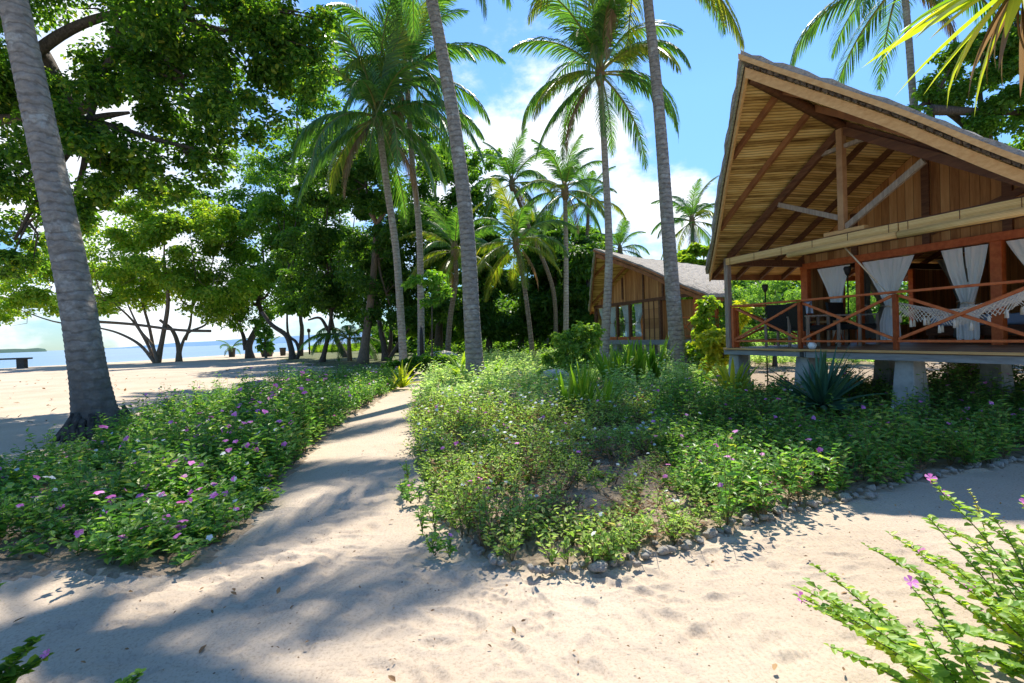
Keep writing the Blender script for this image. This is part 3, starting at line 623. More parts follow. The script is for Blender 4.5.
broad_tree('tree', 'light green tree reaching above the palms beside the pale centre trunk', 'tree', 40, [(438, 356), (440, 310), (442, 260), (440, 220)],
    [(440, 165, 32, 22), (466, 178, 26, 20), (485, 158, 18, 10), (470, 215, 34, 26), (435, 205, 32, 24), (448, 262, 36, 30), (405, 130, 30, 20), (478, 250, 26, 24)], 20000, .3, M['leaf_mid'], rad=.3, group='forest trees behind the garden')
for i, (lab, bx, cl, Yd, mt) in enumerate([
    ('dark forest tree directly right of the pale centre trunk', 488, [(488, 300, 34, 34), (495, 262, 30, 24), (470, 320, 26, 18), (500, 330, 26, 12)], 40, 'leaf_dark'),
    ('dark forest tree behind the thin leaning palm', 520, [(520, 305, 36, 34), (530, 270, 30, 24), (545, 325, 30, 16)], 43, 'leaf_dark'),
    ('dark forest tree behind the trunk of the rounded palm', 556, [(556, 285, 34, 36), (570, 315, 34, 22), (548, 250, 26, 20)], 41, 'leaf_dark'),
    ('dark forest tree against the left roof edge of the small hut', 588, [(585, 282, 24, 40), (575, 262, 22, 24), (590, 322, 22, 18)], 38, 'leaf_dark'),
    ('light forest tree showing between the two distant palms', 545, [(540, 232, 26, 18), (565, 240, 26, 18), (590, 245, 20, 14), (610, 262, 16, 12)], 50, 'leaf_mid'),
    ('light forest tree low behind the short drooping palm', 430, [(430, 320, 32, 18), (455, 330, 26, 14), (465, 300, 20, 20)], 48, 'leaf_mid'),
    ('bushy green tree closing the gap right of the small hut roof', 700, [(693, 262, 22, 16), (705, 285, 20, 16), (720, 300, 24, 14)], 34, 'leaf_bright'),
    ('green tree seen high between dark crowns and the overhanging tree', 300, [(300, 150, 34, 24), (275, 180, 36, 22), (330, 118, 34, 26), (250, 165, 26, 16), (300, 95, 30, 22)], 56, 'leaf_mid')]):
    broad_tree('tree', lab, 'tree', Yd, [(bx, 357), (bx+2, 330), (bx, 300), (bx, cl[0][1])], cl, 14000, .33, M[mt], rad=.25, group='forest trees behind the garden')
# solid forest margin further back so that the land does not show bare between trunks
P = []; 
for i in range(230):
    x = rng.uniform(-10, 75); y = rng.uniform(56, 95); P.append((x*y/60, y, rng.uniform(2.5, 9)))
for i in range(40): P.append((rng.uniform(-16, -8), rng.uniform(58, 70), rng.uniform(1, 4)))
C = [((x, y, z*.6), (3.0, 3.0, z*.7)) for x, y, z in P]
Pn, nm = crown_points(C, 60000, .4); Pn[:, 2] = np.abs(Pn[:, 2])+.1
V, Fq = leaves(Pn, nm, unit(len(Pn)), .8*rng.uniform(.7, 1.3, len(Pn)), .6)
tag(mesh_np('far_woodland', V, Fq, M['leaf_dark'], smooth=False), 'far green woodland closing the view behind the garden trees', 'woodland', kind='stuff')

broad_tree('tree', 'big leafy tree behind the big hut roof at top right', 'tree', 21, [(1010, 360), (1000, 250), (990, 170), (985, 120)],
    [(945, 95, 26, 24), (985, 60, 34, 26), (1015, 110, 34, 28), (925, 148, 26, 20), (965, 150, 36, 26), (1000, 175, 36, 22), (1040, 60, 40, 40), (955, 55, 18, 12), (1060, 150, 50, 50), (908, 118, 14, 10), (1015, 25, 26, 14)],
    46000, .17, M['leaf_mid'], rad=.3, stems=[[(990, 170), (970, 130), (930, 100), .5], [(930, 110), (980, 112), (1030, 113), 0]])
broad_tree('shrub', 'feathery pale green shrub behind the left side of the big hut', 'shrub', 19, [(775, 372), (775, 350), (775, 330)],
    [(740, 305, 22, 18), (775, 298, 28, 20), (815, 300, 28, 22), (760, 335, 30, 16), (800, 335, 26, 16), (725, 330, 16, 14), (845, 305, 22, 22), (860, 335, 24, 16)], 22000, .13, M['leaf_feather'], rad=.08, wd=.3, group='shrubs around the huts')
broad_tree('shrub', 'yellow green shrub beside the left corner post of the veranda', 'shrub', 12.5, [(724, 375), (724, 360), (722, 350)],
    [(722, 352, 14, 12), (712, 340, 14, 10), (742, 315, 6, 12), (730, 335, 10, 10), (715, 362, 14, 8)], 2200, .13, M['leaf_yellow'], rad=.03, group='shrubs around the huts')
broad_tree('shrub', 'lime coloured shrub growing against the right end of the small hut', 'shrub', 17, [(704, 372), (704, 350), (704, 330)],
    [(703, 325, 12, 14), (712, 345, 14, 12), (698, 350, 12, 10), (708, 305, 9, 8)], 2600, .17, M['leaf_bright'], rad=.03, group='shrubs around the huts')
broad_tree('shrub', 'rounded bright green shrub growing left of the small hut', 'shrub', 16, [(574, 384), (574, 365), (572, 350)],
    [(572, 350, 15, 12), (556, 362, 13, 10), (588, 342, 12, 9), (575, 370, 17, 9), (596, 332, 6, 8), (560, 340, 8, 8), (582, 330, 7, 8), (547, 372, 9, 7), (570, 334, 6, 7), (590, 360, 10, 8)], 8000, .12, M['leaf_lime'], rad=.03, group='shrubs around the huts')
broad_tree('shrub', 'small dark green shrub beside the end of the sand path', 'shrub', 21, [(425, 374), (425, 362)], [(405, 366, 12, 7), (425, 364, 14, 9), (445, 362, 12, 9), (390, 368, 9, 5)], 3000, .17, M['leaf_mid'], rad=.03, group='shrubs around the huts')
broad_tree('shrub', 'light green leafy plant drooping beside the straight pale palm', 'shrub', 23, [(432, 366), (432, 330), (432, 300)], [(418, 282, 14, 5), (432, 278, 16, 7), (440, 290, 12, 6), (428, 300, 8, 7)], 900, .22, M['leaf_shrub'], rad=.04, group='shrubs around the huts')
broad_tree('vine', 'leafy green vine column standing beside the curved beach trunk', 'vine', 52, [(266, 357), (265, 340), (264, 325)], [(265, 348, 8, 7), (264, 333, 8, 9), (263, 320, 10, 7)], 1600, .32, M['leaf_shrub'], rad=.1)

# ------------------------------------------------------------------ ground cover
def cover(name, poly, n_plants, hgt, leaf, mats, flowers, dens=None, lpp=46, spread=.16, seed=1, keep=None, label=None, small=1.0, up_=.75):
    """low flowering plants as one mass: upright sprigs with paired leaves, star flowers on top"""
    r_ = np.random.default_rng(seed); pl = np.array([p[:2] for p in poly]); lo = pl.min(0); hi = pl.max(0)
    pts = np.zeros((0, 2))
    while len(pts) < n_plants:
        q = r_.uniform(lo, hi, (n_plants*3, 2)); q = q[inpoly(q, poly)]
        if dens is not None: q = q[r_.random(len(q)) < dens(q)]
        if keep is not None: q = q[keep(q)]
        pts = np.concatenate([pts, q])
    pts = pts[:n_plants]; hs = hgt*r_.uniform(.5, 1.25, n_plants)*(1 + .55*vnoise(pts[:, 0]*1.1, pts[:, 1]*1.1, 9)*2 + .5*vnoise(pts[:, 0]*2.7, pts[:, 1]*2.7, 19)*2).clip(.35)*(1+np.clip((pts[:, 1]-5.5)/5, 0, .5)*(hgt < .5))
    nst = 5; stems = []; leafP = []; leafN = []; leafD = []; leafL = []; tips = []
    for s in range(nst):
        a = r_.uniform(0, 2*math.pi, n_plants); sp_ = spread*r_.uniform(.2, 1.2, n_plants)
        top = np.stack([pts[:, 0]+np.cos(a)*sp_, pts[:, 1]+np.sin(a)*sp_, hs*r_.uniform(.6, 1.0, n_plants)+.03], 1)
        bas = np.stack([pts[:, 0], pts[:, 1], np.full(n_plants, .02)], 1); stems.append((bas, top)); tips.append(top)
        k = lpp//nst
        for j in range(k):
            f = (.18+.85*(j+.5)/k)
            p_ = bas+(top-bas)*f + r_.normal(0, .004, (n_plants, 3))
            aa = r_.uniform(0, 2*math.pi, n_plants)+j*2.4
            dv = np.stack([np.cos(aa), np.sin(aa), np.full(n_plants, up_)*r_.uniform(.1, 1.2, n_plants)], 1)
            leafP.append(p_); leafD.append(dv); leafN.append(np.stack([-np.cos(aa)*.4, -np.sin(aa)*.4, np.ones(n_plants)], 1)+r_.normal(0, .3, (n_plants, 3)))
            leafL.append(leaf*r_.uniform(.6, 1.35, n_plants)*(1.1-.35*f)*(.8+.4*(hs/hgt)**.5))
    V, Fq = leaves(np.concatenate(leafP), np.concatenate(leafN), np.concatenate(leafD), np.concatenate(leafL), .46*small, .22, .2)
    parts = [V]; faces = [Fq]; mi = [np.zeros(len(Fq), int)]; off = len(V)
    for bas, top in stems:    # thin stems, two crossed ribbons
        for w_ in ((.0028, 0), (0, .0028)):
            wv = np.array([w_[0], w_[1], 0]); q = np.stack([bas-wv, bas+wv, top+wv*.5, top-wv*.5], 1).reshape(-1, 3)
            parts.append(q); faces.append(np.arange(len(q)).reshape(-1, 4)+off); mi.append(np.full(len(q)//4, 1)); off += len(q)
    tips = np.concatenate(tips)
    for mslot, cnt, size in flowers:
        ch = r_.choice(len(tips), min(cnt, len(tips)), replace=False); c = tips[ch]+np.array([0, 0, .025]); nn = r_.normal(0, .45, (len(c), 3))+np.array([0, -.35, 1]); 
        for k in range(5):
            aa = 2*math.pi*k/5+r_.uniform(0, .3); dv = np.tile(np.array([math.cos(aa), math.sin(aa), .1]), (len(c), 1))
            Vf, Ff = leaves(c, nn, dv, size*r_.uniform(.8, 1.2, len(c)), .85, .05, .1)
            parts.append(Vf); faces.append(Ff+off); mi.append(np.full(len(Ff), mslot)); off += len(Vf)
    o = mesh_np(name, np.concatenate(parts), np.concatenate(faces), mats, np.concatenate(mi), smooth=False)
    return tag(o, label, 'ground cover', kind='stuff')
cm = [M['cover_left'], M['stem'], M['pink'], M['white_petal']]
def dl(q): return np.clip(.35+1.1*(vnoise(q[:, 0]*1.3+5, q[:, 1]*1.3, 5)+.5), 0, 1)
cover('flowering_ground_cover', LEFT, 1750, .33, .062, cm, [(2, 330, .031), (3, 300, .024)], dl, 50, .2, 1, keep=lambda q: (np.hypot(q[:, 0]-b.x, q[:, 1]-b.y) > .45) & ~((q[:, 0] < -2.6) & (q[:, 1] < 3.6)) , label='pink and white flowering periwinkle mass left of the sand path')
NB = [tuple(gr(*p))[:2] for p in [(110, 572), (165, 570), (205, 556), (240, 528), (265, 498), (290, 468), (322, 436), (290, 425), (230, 450), (170, 480), (120, 520)]]
cover('flowering_ground_cover', NB, 170, .46, .075, cm, [(2, 150, .036), (3, 30, .026)], None, 70, .24, 31, label='taller bright periwinkle bushes full of pink flowers along the left edge of the path')
def dm(q):
    base = np.clip(.12+1.5*(vnoise(q[:, 0]*.9+3, q[:, 1]*.9, 6)+.42), 0, 1)
    edge = np.exp(-((q[:, 0]+1.0)/.6)**2)*.9
    return np.clip(base+edge, 0, 1)
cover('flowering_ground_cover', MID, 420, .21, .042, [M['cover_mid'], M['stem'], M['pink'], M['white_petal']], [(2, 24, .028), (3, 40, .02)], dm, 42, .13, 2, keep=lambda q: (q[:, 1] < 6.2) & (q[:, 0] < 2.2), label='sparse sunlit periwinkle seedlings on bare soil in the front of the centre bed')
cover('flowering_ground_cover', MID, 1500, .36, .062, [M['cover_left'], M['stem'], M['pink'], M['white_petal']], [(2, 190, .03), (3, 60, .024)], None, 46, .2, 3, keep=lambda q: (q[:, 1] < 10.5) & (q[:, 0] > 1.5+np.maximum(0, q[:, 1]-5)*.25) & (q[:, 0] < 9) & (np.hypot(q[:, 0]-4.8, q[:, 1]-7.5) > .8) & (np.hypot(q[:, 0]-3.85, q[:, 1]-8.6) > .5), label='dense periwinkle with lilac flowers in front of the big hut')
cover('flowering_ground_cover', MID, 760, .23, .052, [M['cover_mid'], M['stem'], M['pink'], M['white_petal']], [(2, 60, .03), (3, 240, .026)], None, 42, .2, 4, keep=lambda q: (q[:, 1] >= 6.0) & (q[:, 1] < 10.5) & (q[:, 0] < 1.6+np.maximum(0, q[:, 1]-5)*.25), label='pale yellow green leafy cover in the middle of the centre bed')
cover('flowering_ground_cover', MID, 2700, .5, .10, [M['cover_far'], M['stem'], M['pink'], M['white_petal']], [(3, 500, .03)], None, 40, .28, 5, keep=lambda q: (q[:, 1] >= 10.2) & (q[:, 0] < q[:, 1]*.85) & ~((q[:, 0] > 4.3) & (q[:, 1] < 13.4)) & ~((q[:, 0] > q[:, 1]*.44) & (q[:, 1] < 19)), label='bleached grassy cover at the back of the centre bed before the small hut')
cover('undergrowth', FLOOR, 1500, .8, .26, [M['leaf_mid'], M['stem'], M['pink'], M['white_petal']], [], None, 36, .6, 6, keep=lambda q: (q[:, 1] < 62) & (q[:, 0] > -7+(q[:, 1]-30)*-.12), label='leafy undergrowth on the forest floor behind the garden')
gpoly = [px(316, 352, 70), px(350, 352, 70), px(366, 351, 80), px(372, 350, 110), px(310, 350, 110)]
cover('grass', [(p.x, p.y) for p in gpoly], 2500, .55, .5, [M['leaf_strap'], M['stem'], M['pink'], M['white_petal']], [], None, 20, .4, 7, label='strip of bright grass at the top of the beach', small=.3)
# scattered sprigs and litter at the bed corners
cover('flowering_ground_cover', [tuple(gr(*p))[:2] for p in [(400, 470), (440, 520), (470, 560), (440, 570), (400, 500)]], 16, .14, .045, cm, [(2, 2, .02)], None, 30, .08, 8, label='a few low sprigs spilling over the bed edge onto the path')

cover('dry_undergrowth', MID, 420, .22, .045, [M['dryleaf'], M['bark_brown'], M['pink'], M['white_petal']], [], None, 16, .2, 15, keep=lambda q: (q[:, 1] < 9) & (q[:, 0] < 4), label='dry brown twigs and withered sprigs among the plants of the centre bed')
def litter(name, poly, n_, size, label, seed, z=.035, keep=None):
    r_ = np.random.default_rng(seed); pl = np.array([p[:2] for p in poly]); q = r_.uniform(pl.min(0), pl.max(0), (n_*3, 2)); q = q[inpoly(q, poly)][:n_]
    if keep is not None: q = q[keep(q)]
    p3 = np.column_stack([q, np.full(len(q), z)+r_.uniform(0, .02, len(q))])
    V, Fq = leaves(p3, r_.normal(0, .35, p3.shape)+np.array([0, 0, 1]), unit(len(p3), r_), size*r_.uniform(.5, 1.4, len(p3)), .5, .3, -.1)
    tag(mesh_np(name, V, Fq, M['dryleaf'], smooth=False), label, 'fallen leaves', kind='stuff')
litter('fallen_leaves', MID, 5200, .07, 'dry fallen leaves on the soil of the centre bed', 11, .04, keep=lambda q: (q[:, 1] < 9) & (q[:, 0] < 7))
litter('fallen_leaves', LEFT, 900, .06, 'dry fallen leaves on the soil of the left bed', 12)
litter('fallen_leaves', [(-3.5, 1.6), (4.5, 1.6), (5, 5), (2, 4), (0, 3.4), (-.9, 4), (-1.4, 9), (-2.2, 9), (-1.9, 5), (-2, 3.6), (-3.5, 3.2)], 330, .02, 'crumbs of dry leaf scattered over the sand path', 13, .012)
litter('fallen_leaves', [(-3.5, 1.6), (4.5, 1.6), (4, 4), (2, 3.6), (0, 3.3), (-.9, 4), (-1.4, 9), (-2.2, 9), (-1.9, 5), (-2, 3.6), (-3.5, 3.2)], 45, .05, 'single dry leaves lying on the sand path', 16, .014)
litter('fallen_leaves', [(-40, 24), (-16, 30), (-8, 20), (-5, 12), (-12, 9), (-40, 18)], 260, .12, 'crumbs of dry leaf scattered over the beach sand', 14, .03)

# ------------------------------------------------------------------ strap leaved plants
def strap(name, label, cat, loc, nlf, L, w, mat, seed, el=(35, 85), droop=45, group=None, fold=.25, rz=None, mats=None, wfac=None):
    r_ = random.Random(seed); root = empty(name, loc, 0, label, cat, group)
    grp = {}
    for k in range(nlf):
        a = rz(r_) if rz else r_.uniform(0, 2*math.pi); e = R(r_.uniform(*el)); l = L*r_.uniform(.65, 1.1); dr = R(droop*r_.uniform(.4, 1.3)); seg = 7
        p = Vector((math.cos(a)*.03, math.sin(a)*.03, 0)); H = Vector((-math.sin(a), math.cos(a), 0)); vs = []; tw = r_.uniform(-.5, .5)
        mb = grp.setdefault(mat if not mats else r_.choice(mats), MB())
        for j in range(seg+1):
            t_ = j/seg; ee = e-dr*t_**1.5; T = Vector((math.cos(ee)*math.cos(a), math.cos(ee)*math.sin(a), math.sin(ee)))
            Nn = H.cross(T).normalized(); Hh = (H*math.cos(tw*t_)+Nn*math.sin(tw*t_)); ww = w*(math.sin(math.pi*min(.999, .12+.88*t_)**.8)**.7 if not wfac else wfac(t_))
            vs += [p-Hh*ww*.5+Nn*ww*fold, p, p+Hh*ww*.5+Nn*ww*fold]; p = p+T*(l/seg)
        fs = []
        for j in range(seg):
            i = 3*j; fs += [(i, i+1, i+4, i+3), (i+1, i+2, i+5, i+4)]
        mb.add(vs, fs, False)
    for m_, mb in grp.items(): mb.build('foliage', M[m_], root)
    return root
def g0(x, y, dz=0): q = gr(x, y); q.z = dz; return q
a0 = px(822, 402, 7.9); a0.z = .3
strap('agave_plant', 'large dark green agave rosette with spiky leaves in front of the veranda', 'agave', (a0.x, a0.y, .26), 70, .92, .095, 'leaf_agave', 3, (5, 85), 26, fold=.3, wfac=lambda t_: (1-.15*t_) if t_ < .3 else max(.02, 1.0-((t_-.3)/.7)**1.6))
q = px(733, 408, 8.9)
strap('bromeliad_plant', 'glowing yellow green bromeliad by the left pillar of the big hut', 'bromeliad', (q.x, q.y, .25), 30, .75, .095, 'leaf_yellow', 4, (50, 88), 30)
q = px(750, 404, 9.6); strap('bromeliad_plant', 'smaller pale bromeliad behind the glowing yellow one', 'bromeliad', (q.x, q.y, .1), 12, .45, .07, 'leaf_strap', 41, (30, 80), 30)
for i, (x, Yd, nl, L, lab) in enumerate([(568, 9.0, 16, .95, 'leftmost clump of upright sword leaves in the middle of the centre bed'),
        (584, 8.8, 20, 1.05, 'tallest clump of upright sword leaves in the middle of the centre bed'), (604, 8.7, 12, .8, 'rightmost small clump of sword leaves in the middle of the centre bed'),
        (612, 13.2, 26, 1.25, 'broad green sword leaved clump left in the row before the small hut'), (628, 13.4, 26, 1.3, 'second sword leaved clump in the row before the small hut'),
        (642, 13.6, 26, 1.35, 'third sword leaved clump in the row before the small hut'), (655, 14, 24, 1.35, 'sword leaved clump nearest the big palm trunk in the row')]):
    q = px(x, 420, Yd); strap('sword_plant', lab, 'plant', (q.x, q.y, .03), nl, L, .07 if i < 3 else .11, 'leaf_strap', 50+i, (62, 89), 22, group='sword leaved clumps in the centre bed')
for i, (x, Yd, nl, L, w_, lab, mt) in enumerate([(402, 15.5, 20, .95, .10, 'arching yellow green fern at the far end of the left bed', 'leaf_yellow'), (392, 15, 14, .7, .09, 'lower fern leaning left beside the yellow green one', 'leaf_strap'),
        (462, 17.5, 24, 1.35, .13, 'tall arching fern left of the centre palm foot', 'leaf_strap'), (494, 18, 24, 1.1, .12, 'arching fern right of the centre palm foot', 'leaf_strap'),
        (520, 9.6, 9, .42, .06, 'small pale fern seedling in the centre bed', 'leaf_strap'), (678, 14.6, 12, .6, .09, 'drooping fern at the foot of the big right palm', 'leaf_shrub'),
        (700, 14, 12, .45, .08, 'low shaded fern right of the big right palm foot', 'leaf_shrub')]):
    q = px(x, 400, Yd); strap('fern_plant', lab, 'fern', (q.x, q.y, .03), nl, L, w_, mt, 70+i, (30, 82), 70, group='ferns around the garden')
for i, (x, Yd, lab) in enumerate([(350, 38, 'low fan of dark palm fronds under the dark trees')]):
    r_ = empty('young_palm', px(x, 368, Yd).xy.to_3d(), 0, lab, 'palm')
    for k in range(12):
        o = bpy.data.objects.new('frond', FR[('frond', 2+k % 3, k % 2)]); COL.objects.link(o); o.parent = r_; o.rotation_euler = (0, 0, k*2.4); o.scale = (.9, .9, .9); o.location.z = 1.6
    MB().tube([(0, 0, -.1), (0, 0, 1.7)], [.2, .13], 8).build('trunk', M['palm_bark_brown'], r_)

# pandanus, top right
pr = px(1030, -28, 3.1); pd = empty('screw_pine', (4.35, 3.6, 0), 0, 'yellow green strap leaved plant with dead brown leaves hanging in at the top right corner', 'screw pine')
top = pr-Vector((4.35, 3.6, 0))
MB().tube(spline([(0, 0, -.1), (.1, .05, 1.2), (0, 0, 2.6), top], 6), [.09]*10+[.07]*9, 10).build('trunk', M['bark_brown'], pd)
def pand(nm_, mat, n_, seed, L, el, dr, rz, w_=.05):
    r2 = strap(nm_, None, None, (0, 0, 0), n_, L, w_, mat, seed, el, dr, fold=.2, rz=rz)
    for c in list(r2.children): c.parent = pd; c.location = top
    bpy.data.objects.remove(r2)
pand('t', 'leaf_yellow', 30, 5, .80, (-65, 10), 45, lambda r: r.uniform(R(120), R(310)), .075)
pand('t', 'leaf_strap', 30, 6, .75, (0, 80), 70, lambda r: r.uniform(0, 2*math.pi))
pand('t', 'frond_dry', 20, 8, .80, (-85, -35), 40, lambda r: r.uniform(0, 6.28), .045)

# ------------------------------------------------------------------ foreground periwinkles
def periwinkle(label, loc, stems, seed, leaf=.045, mat='leaf_shrub', flower_at=(), petals=.022, brown=False):
    """stems: list of (azimuth deg, lean, length)"""
    r_ = random.Random(seed); root = empty('periwinkle_plant', loc, 0, label, 'flowering plant', 'loose periwinkles at the front edge')
    sm = MB(); P = []; Nn = []; D = []; L = []
    for si, (az, lean, ln) in enumerate(stems):
        a = R(az); pts = []; p = Vector((r_.uniform(-.04, .04), r_.uniform(-.04, .04), -.02)); e = R(88-lean*.5)
        for j in range(9):
            pts.append(p.copy()); e -= R(lean*.11*r_.uniform(.0, 2.0))+r_.uniform(-.07, .07); a += r_.uniform(-.2, .2)
            p = p+Vector((math.cos(e)*math.cos(a), math.cos(e)*math.sin(a), math.sin(e)))*ln/8
        sm.tube(pts, [.0042*(1-.6*j/8) for j in range(9)], 5)
        sp = spline(pts, 4); nn = len(sp)
        for j_ in range(8, nn*2-1, 1):
            j = j_/2; pj = sp[int(j)].lerp(sp[min(nn-1, int(j)+1)], j-int(j))
            for sd in (0, 1):
                if r_.random() < .25+.45*(j < nn*.35): continue
                aa = (j_ % 2)*math.pi/2+sd*math.pi+a+r_.uniform(-.5, .5)
                P.append(pj); D.append((math.cos(aa), math.sin(aa), r_.uniform(.1, 1.5))); Nn.append((-math.cos(aa)*.5+r_.gauss(0, .25), -math.sin(aa)*.5+r_.gauss(0, .25), 1))
                L.append(leaf*r_.uniform(.6, 1.25)*(1.05-.45*(j/nn)**3))
        if si in flower_at:
            tip = sp[-1]; fm = MB(); nv = Vector((r_.uniform(-.3, .3), -.6, .8)).normalized(); q = nv.to_track_quat('Z', 'Y')
            for k in range(5):
                th = 2*math.pi*k/5; vs = [Vector((0, 0, .0))]
                for (rr, da) in ((.5, -.5), (.95, -.42), (1.0, 0), (.95, .42), (.5, .5)): vs.append(Vector((math.cos(th+da)*rr*petals, math.sin(th+da)*rr*petals, .004*rr+r_.uniform(-.001, .002))))
                fm.add([tip+Vector((0, 0, .015))+q @ v_ for v_ in vs], [(0, 1, 2, 3), (0, 3, 4, 5)])
            fm.tube([tip-Vector((0, 0, .01)), tip+Vector((0, 0, .015))], .002, 5); fm.build('flower', M['pink'], root)
    sm.build('stem', M['stem'], root)
    V, Fq = leaves(np.array([tuple(p) for p in P]), np.array(Nn), np.array(D), np.array(L), .68, .18, .25)
    mesh_np('foliage', V, Fq, M[mat], smooth=True, parent=root)
    return root
def fg(x, y, Yd): q = px(x, y, Yd); return (q.x, q.y, 0)
r_ = random.Random(5)
def fan(n_, a0_, a1_, l0, l1, ln0, ln1): return [(r_.uniform(a0_, a1_), r_.uniform(l0, l1), r_.uniform(ln0, ln1)) for _ in range(n_)]
periwinkle('big straggly periwinkle at the lower right corner, its stems leaning left over the sand', (2.14, 1.92, 0), fan(24, 95, 205, 15, 60, .4, .98), 21, .05, 'leaf_lime', (2, 7, 12, 19), .026)
periwinkle('upright periwinkle at the right picture edge behind the straggly one', (2.72, 2.35, 0), fan(20, 60, 260, 8, 50, .45, .9), 22, .045, 'leaf_lime', (1, 5, 9))
periwinkle('low leafy periwinkle at the bottom edge with a magenta flower on its leftmost stem', (1.62, 1.72, 0), fan(11, 110, 200, 20, 55, .5, .82)+[(150, 40, .78), (165, 35, .88)], 23, .046, 'leaf_lime', (8, 9), .024)
periwinkle('dense low periwinkle filling the very corner at lower right', (2.15, 1.62, 0), fan(30, 0, 360, 15, 60, .35, .7), 24, .052, 'cover_left', (3,))
periwinkle('single tall brown stemmed sprig rising over the right sand', (2.62, 2.75, 0), [(170, 18, .62)], 25, .02, 'leaf_yellow', ())
periwinkle('small dark leaved periwinkle at the lower left corner with two lilac flowers', (-2.22, 1.92, 0), fan(4, 20, 140, 10, 40, .3, .60), 26, .06, 'leaf_mid', (0, 4), .02)
periwinkle('tiny light green sprig at the bottom edge left of the path shadow', (-1.62, 1.98, 0), fan(4, 20, 160, 10, 45, .14, .24), 27, .045, 'leaf_shrub', ())

# ------------------------------------------------------------------ stones along the centre bed
RK = []
for s in range(9):
    bm = bmesh.new(); bmesh.ops.create_icosphere(bm, subdivisions=3, radius=1)
    rs = np.random.default_rng(s); cuts = [(Vector(unit(1, rs)[0]), rs.uniform(.42, .85)) for _ in range(12)]
    for v_ in bm.verts:
        for c_, h_ in cuts:
            dd = v_.co.dot(c_)
            if dd > h_: v_.co -= c_*(dd-h_)*.85
        v_.co *= 1+.07*math.sin(v_.co.x*9+s)*math.cos(v_.co.y*8)+.05*math.sin(v_.co.z*17+v_.co.x*13+s)
    me = bpy.data.meshes.new('border_stone'); bm.to_mesh(me); bm.free(); me.materials.append(M['rock'])
    me.polygons.foreach_set('use_smooth', [True]*len(me.polygons)); RK.append(me)
bp = [gr(*p) for p in [(462, 545), (480, 557), (500, 566), (540, 575), (600, 572), (650, 559), (700, 543), (730, 531), (760, 521), (800, 511), (860, 499), (900, 485), (960, 472), (1030, 462), (1150, 447)]]
i = 0; acc_ = 0; rs = random.Random(31)
for a_, b_ in zip(bp[:-1], bp[1:]):
    L = (b_-a_).length; t_ = 0
    while t_ < L:
        sz = rs.uniform(.020, .050)*(1.2 if rs.random() < .25 else .95); t_ += sz*1.75
        if rs.random() < .08: continue
        p_ = a_.lerp(b_, min(1, t_/L)); o = bpy.data.objects.new('border_stone', RK[rs.randrange(9)]); COL.objects.link(o)
        o.location = (p_.x+rs.gauss(0, .02), p_.y+rs.gauss(0, .03), .034+sz*.02); o.scale = (sz*rs.uniform(.9, 1.4), sz*rs.uniform(.7, 1.1), sz*rs.uniform(.55, .85)); o.rotation_euler = (rs.uniform(-.3, .3), rs.uniform(-.3, .3), rs.uniform(0, 6.3))
        tag(o, 'rough grey stone edging the front of the centre bed along the sand', 'stone', 'stones edging the centre bed')
        if rs.random() < .35:
            o2 = bpy.data.objects.new('border_stone', RK[rs.randrange(9)]); COL.objects.link(o2); s2 = sz*.6
            o2.location = (p_.x+rs.gauss(0, .05), p_.y+.07, .035+sz*.1); o2.scale = (s2*1.2, s2, s2*.8); o2.rotation_euler = (0, 0, rs.uniform(0, 6.3))
            tag(o2, 'rough grey stone edging the front of the centre bed along the sand', 'stone', 'stones edging the centre bed')
for (x, Yd, sz, lab) in ((558, 14.5, .33, 'pale grey boulder lying among the cover of the centre bed'), (448, 27, .7, 'rounded grey boulder beside the end of the path under the trees')):
    q = px(x, 380, Yd); o = bpy.data.objects.new('boulder', RK[3]); COL.objects.link(o); o.location = (q.x, q.y, sz*.6 if sz > .5 else .32); o.scale = (sz*1.3, sz, sz*.7); tag(o, lab, 'boulder')
# stump in the bed left edge
q = px(461, 410, 9.5); mb = MB(); mb.tube([(0, 0, -.05), (.02, 0, .2), (.05, .02, .42)], [.07, .06, .045], 9); mb.tube([(.02, 0, .2), (.12, 0, .35)], [.03, .02], 7)
o = mb.build('tree_stump', M['bark_dark']); o.location = (q.x, q.y, 0); tag(o, 'short dark stump poking from the leaves at the left edge of the centre bed', 'stump')

# ------------------------------------------------------------------ beach things
q = px(8, 366, 46); bn = empty('bench', (q.x, q.y, 0), R(4), 'dark low wooden bench on the sand before the sea at the left edge', 'bench')
MB().box(-3.6, 1.9, -.28, .28, .80, .95).build('seat', M['bark_dark'], bn, .01)
for x in (-2.8, 1.2): MB().box(x-.32, x+.32, -.22, .22, -.05, .80).build('leg', M['bark_dark'], bn, .01)
def pot(label, x, Yd, r__, h_, plant=False):
    q = px(x, 356, Yd); root = empty('flower_pot', (q.x, q.y, 0), 0, label, 'pot')
    mb = MB(); mb.tube([(0, 0, -.02), (0, 0, h_*.1), (0, 0, h_*.9), (0, 0, h_)], [r__*.75, r__*.8, r__, r__*1.1], 14); mb.build('pot_body', M['ceramic'], root, 0)
    return root
pt = pot('dark pot with a small arching palm at the top of the beach', 232, 62, .42, 1.1)
pl_ = empty('potted_palm', pt.location+Vector((0, 0, 1.0)), 0, 'small arching palm growing from the dark pot on the beach', 'palm')
for k in range(9):
    o = bpy.data.objects.new('frond', FR[('frond', 1+k % 4, k % 2)]); COL.objects.link(o); o.parent = pl_; o.rotation_euler = (0, 0, k*2.4+.4); s = rng.uniform(.38, .62); o.scale = (s, s, s)
pt = pot('wide dark pot behind the leafy vine column', 267, 58, .7, .75)
pl2 = empty('potted_palm', pt.location+Vector((.2, 0, .7)), 0, 'few upright palm fronds behind the leafy vine column', 'palm')
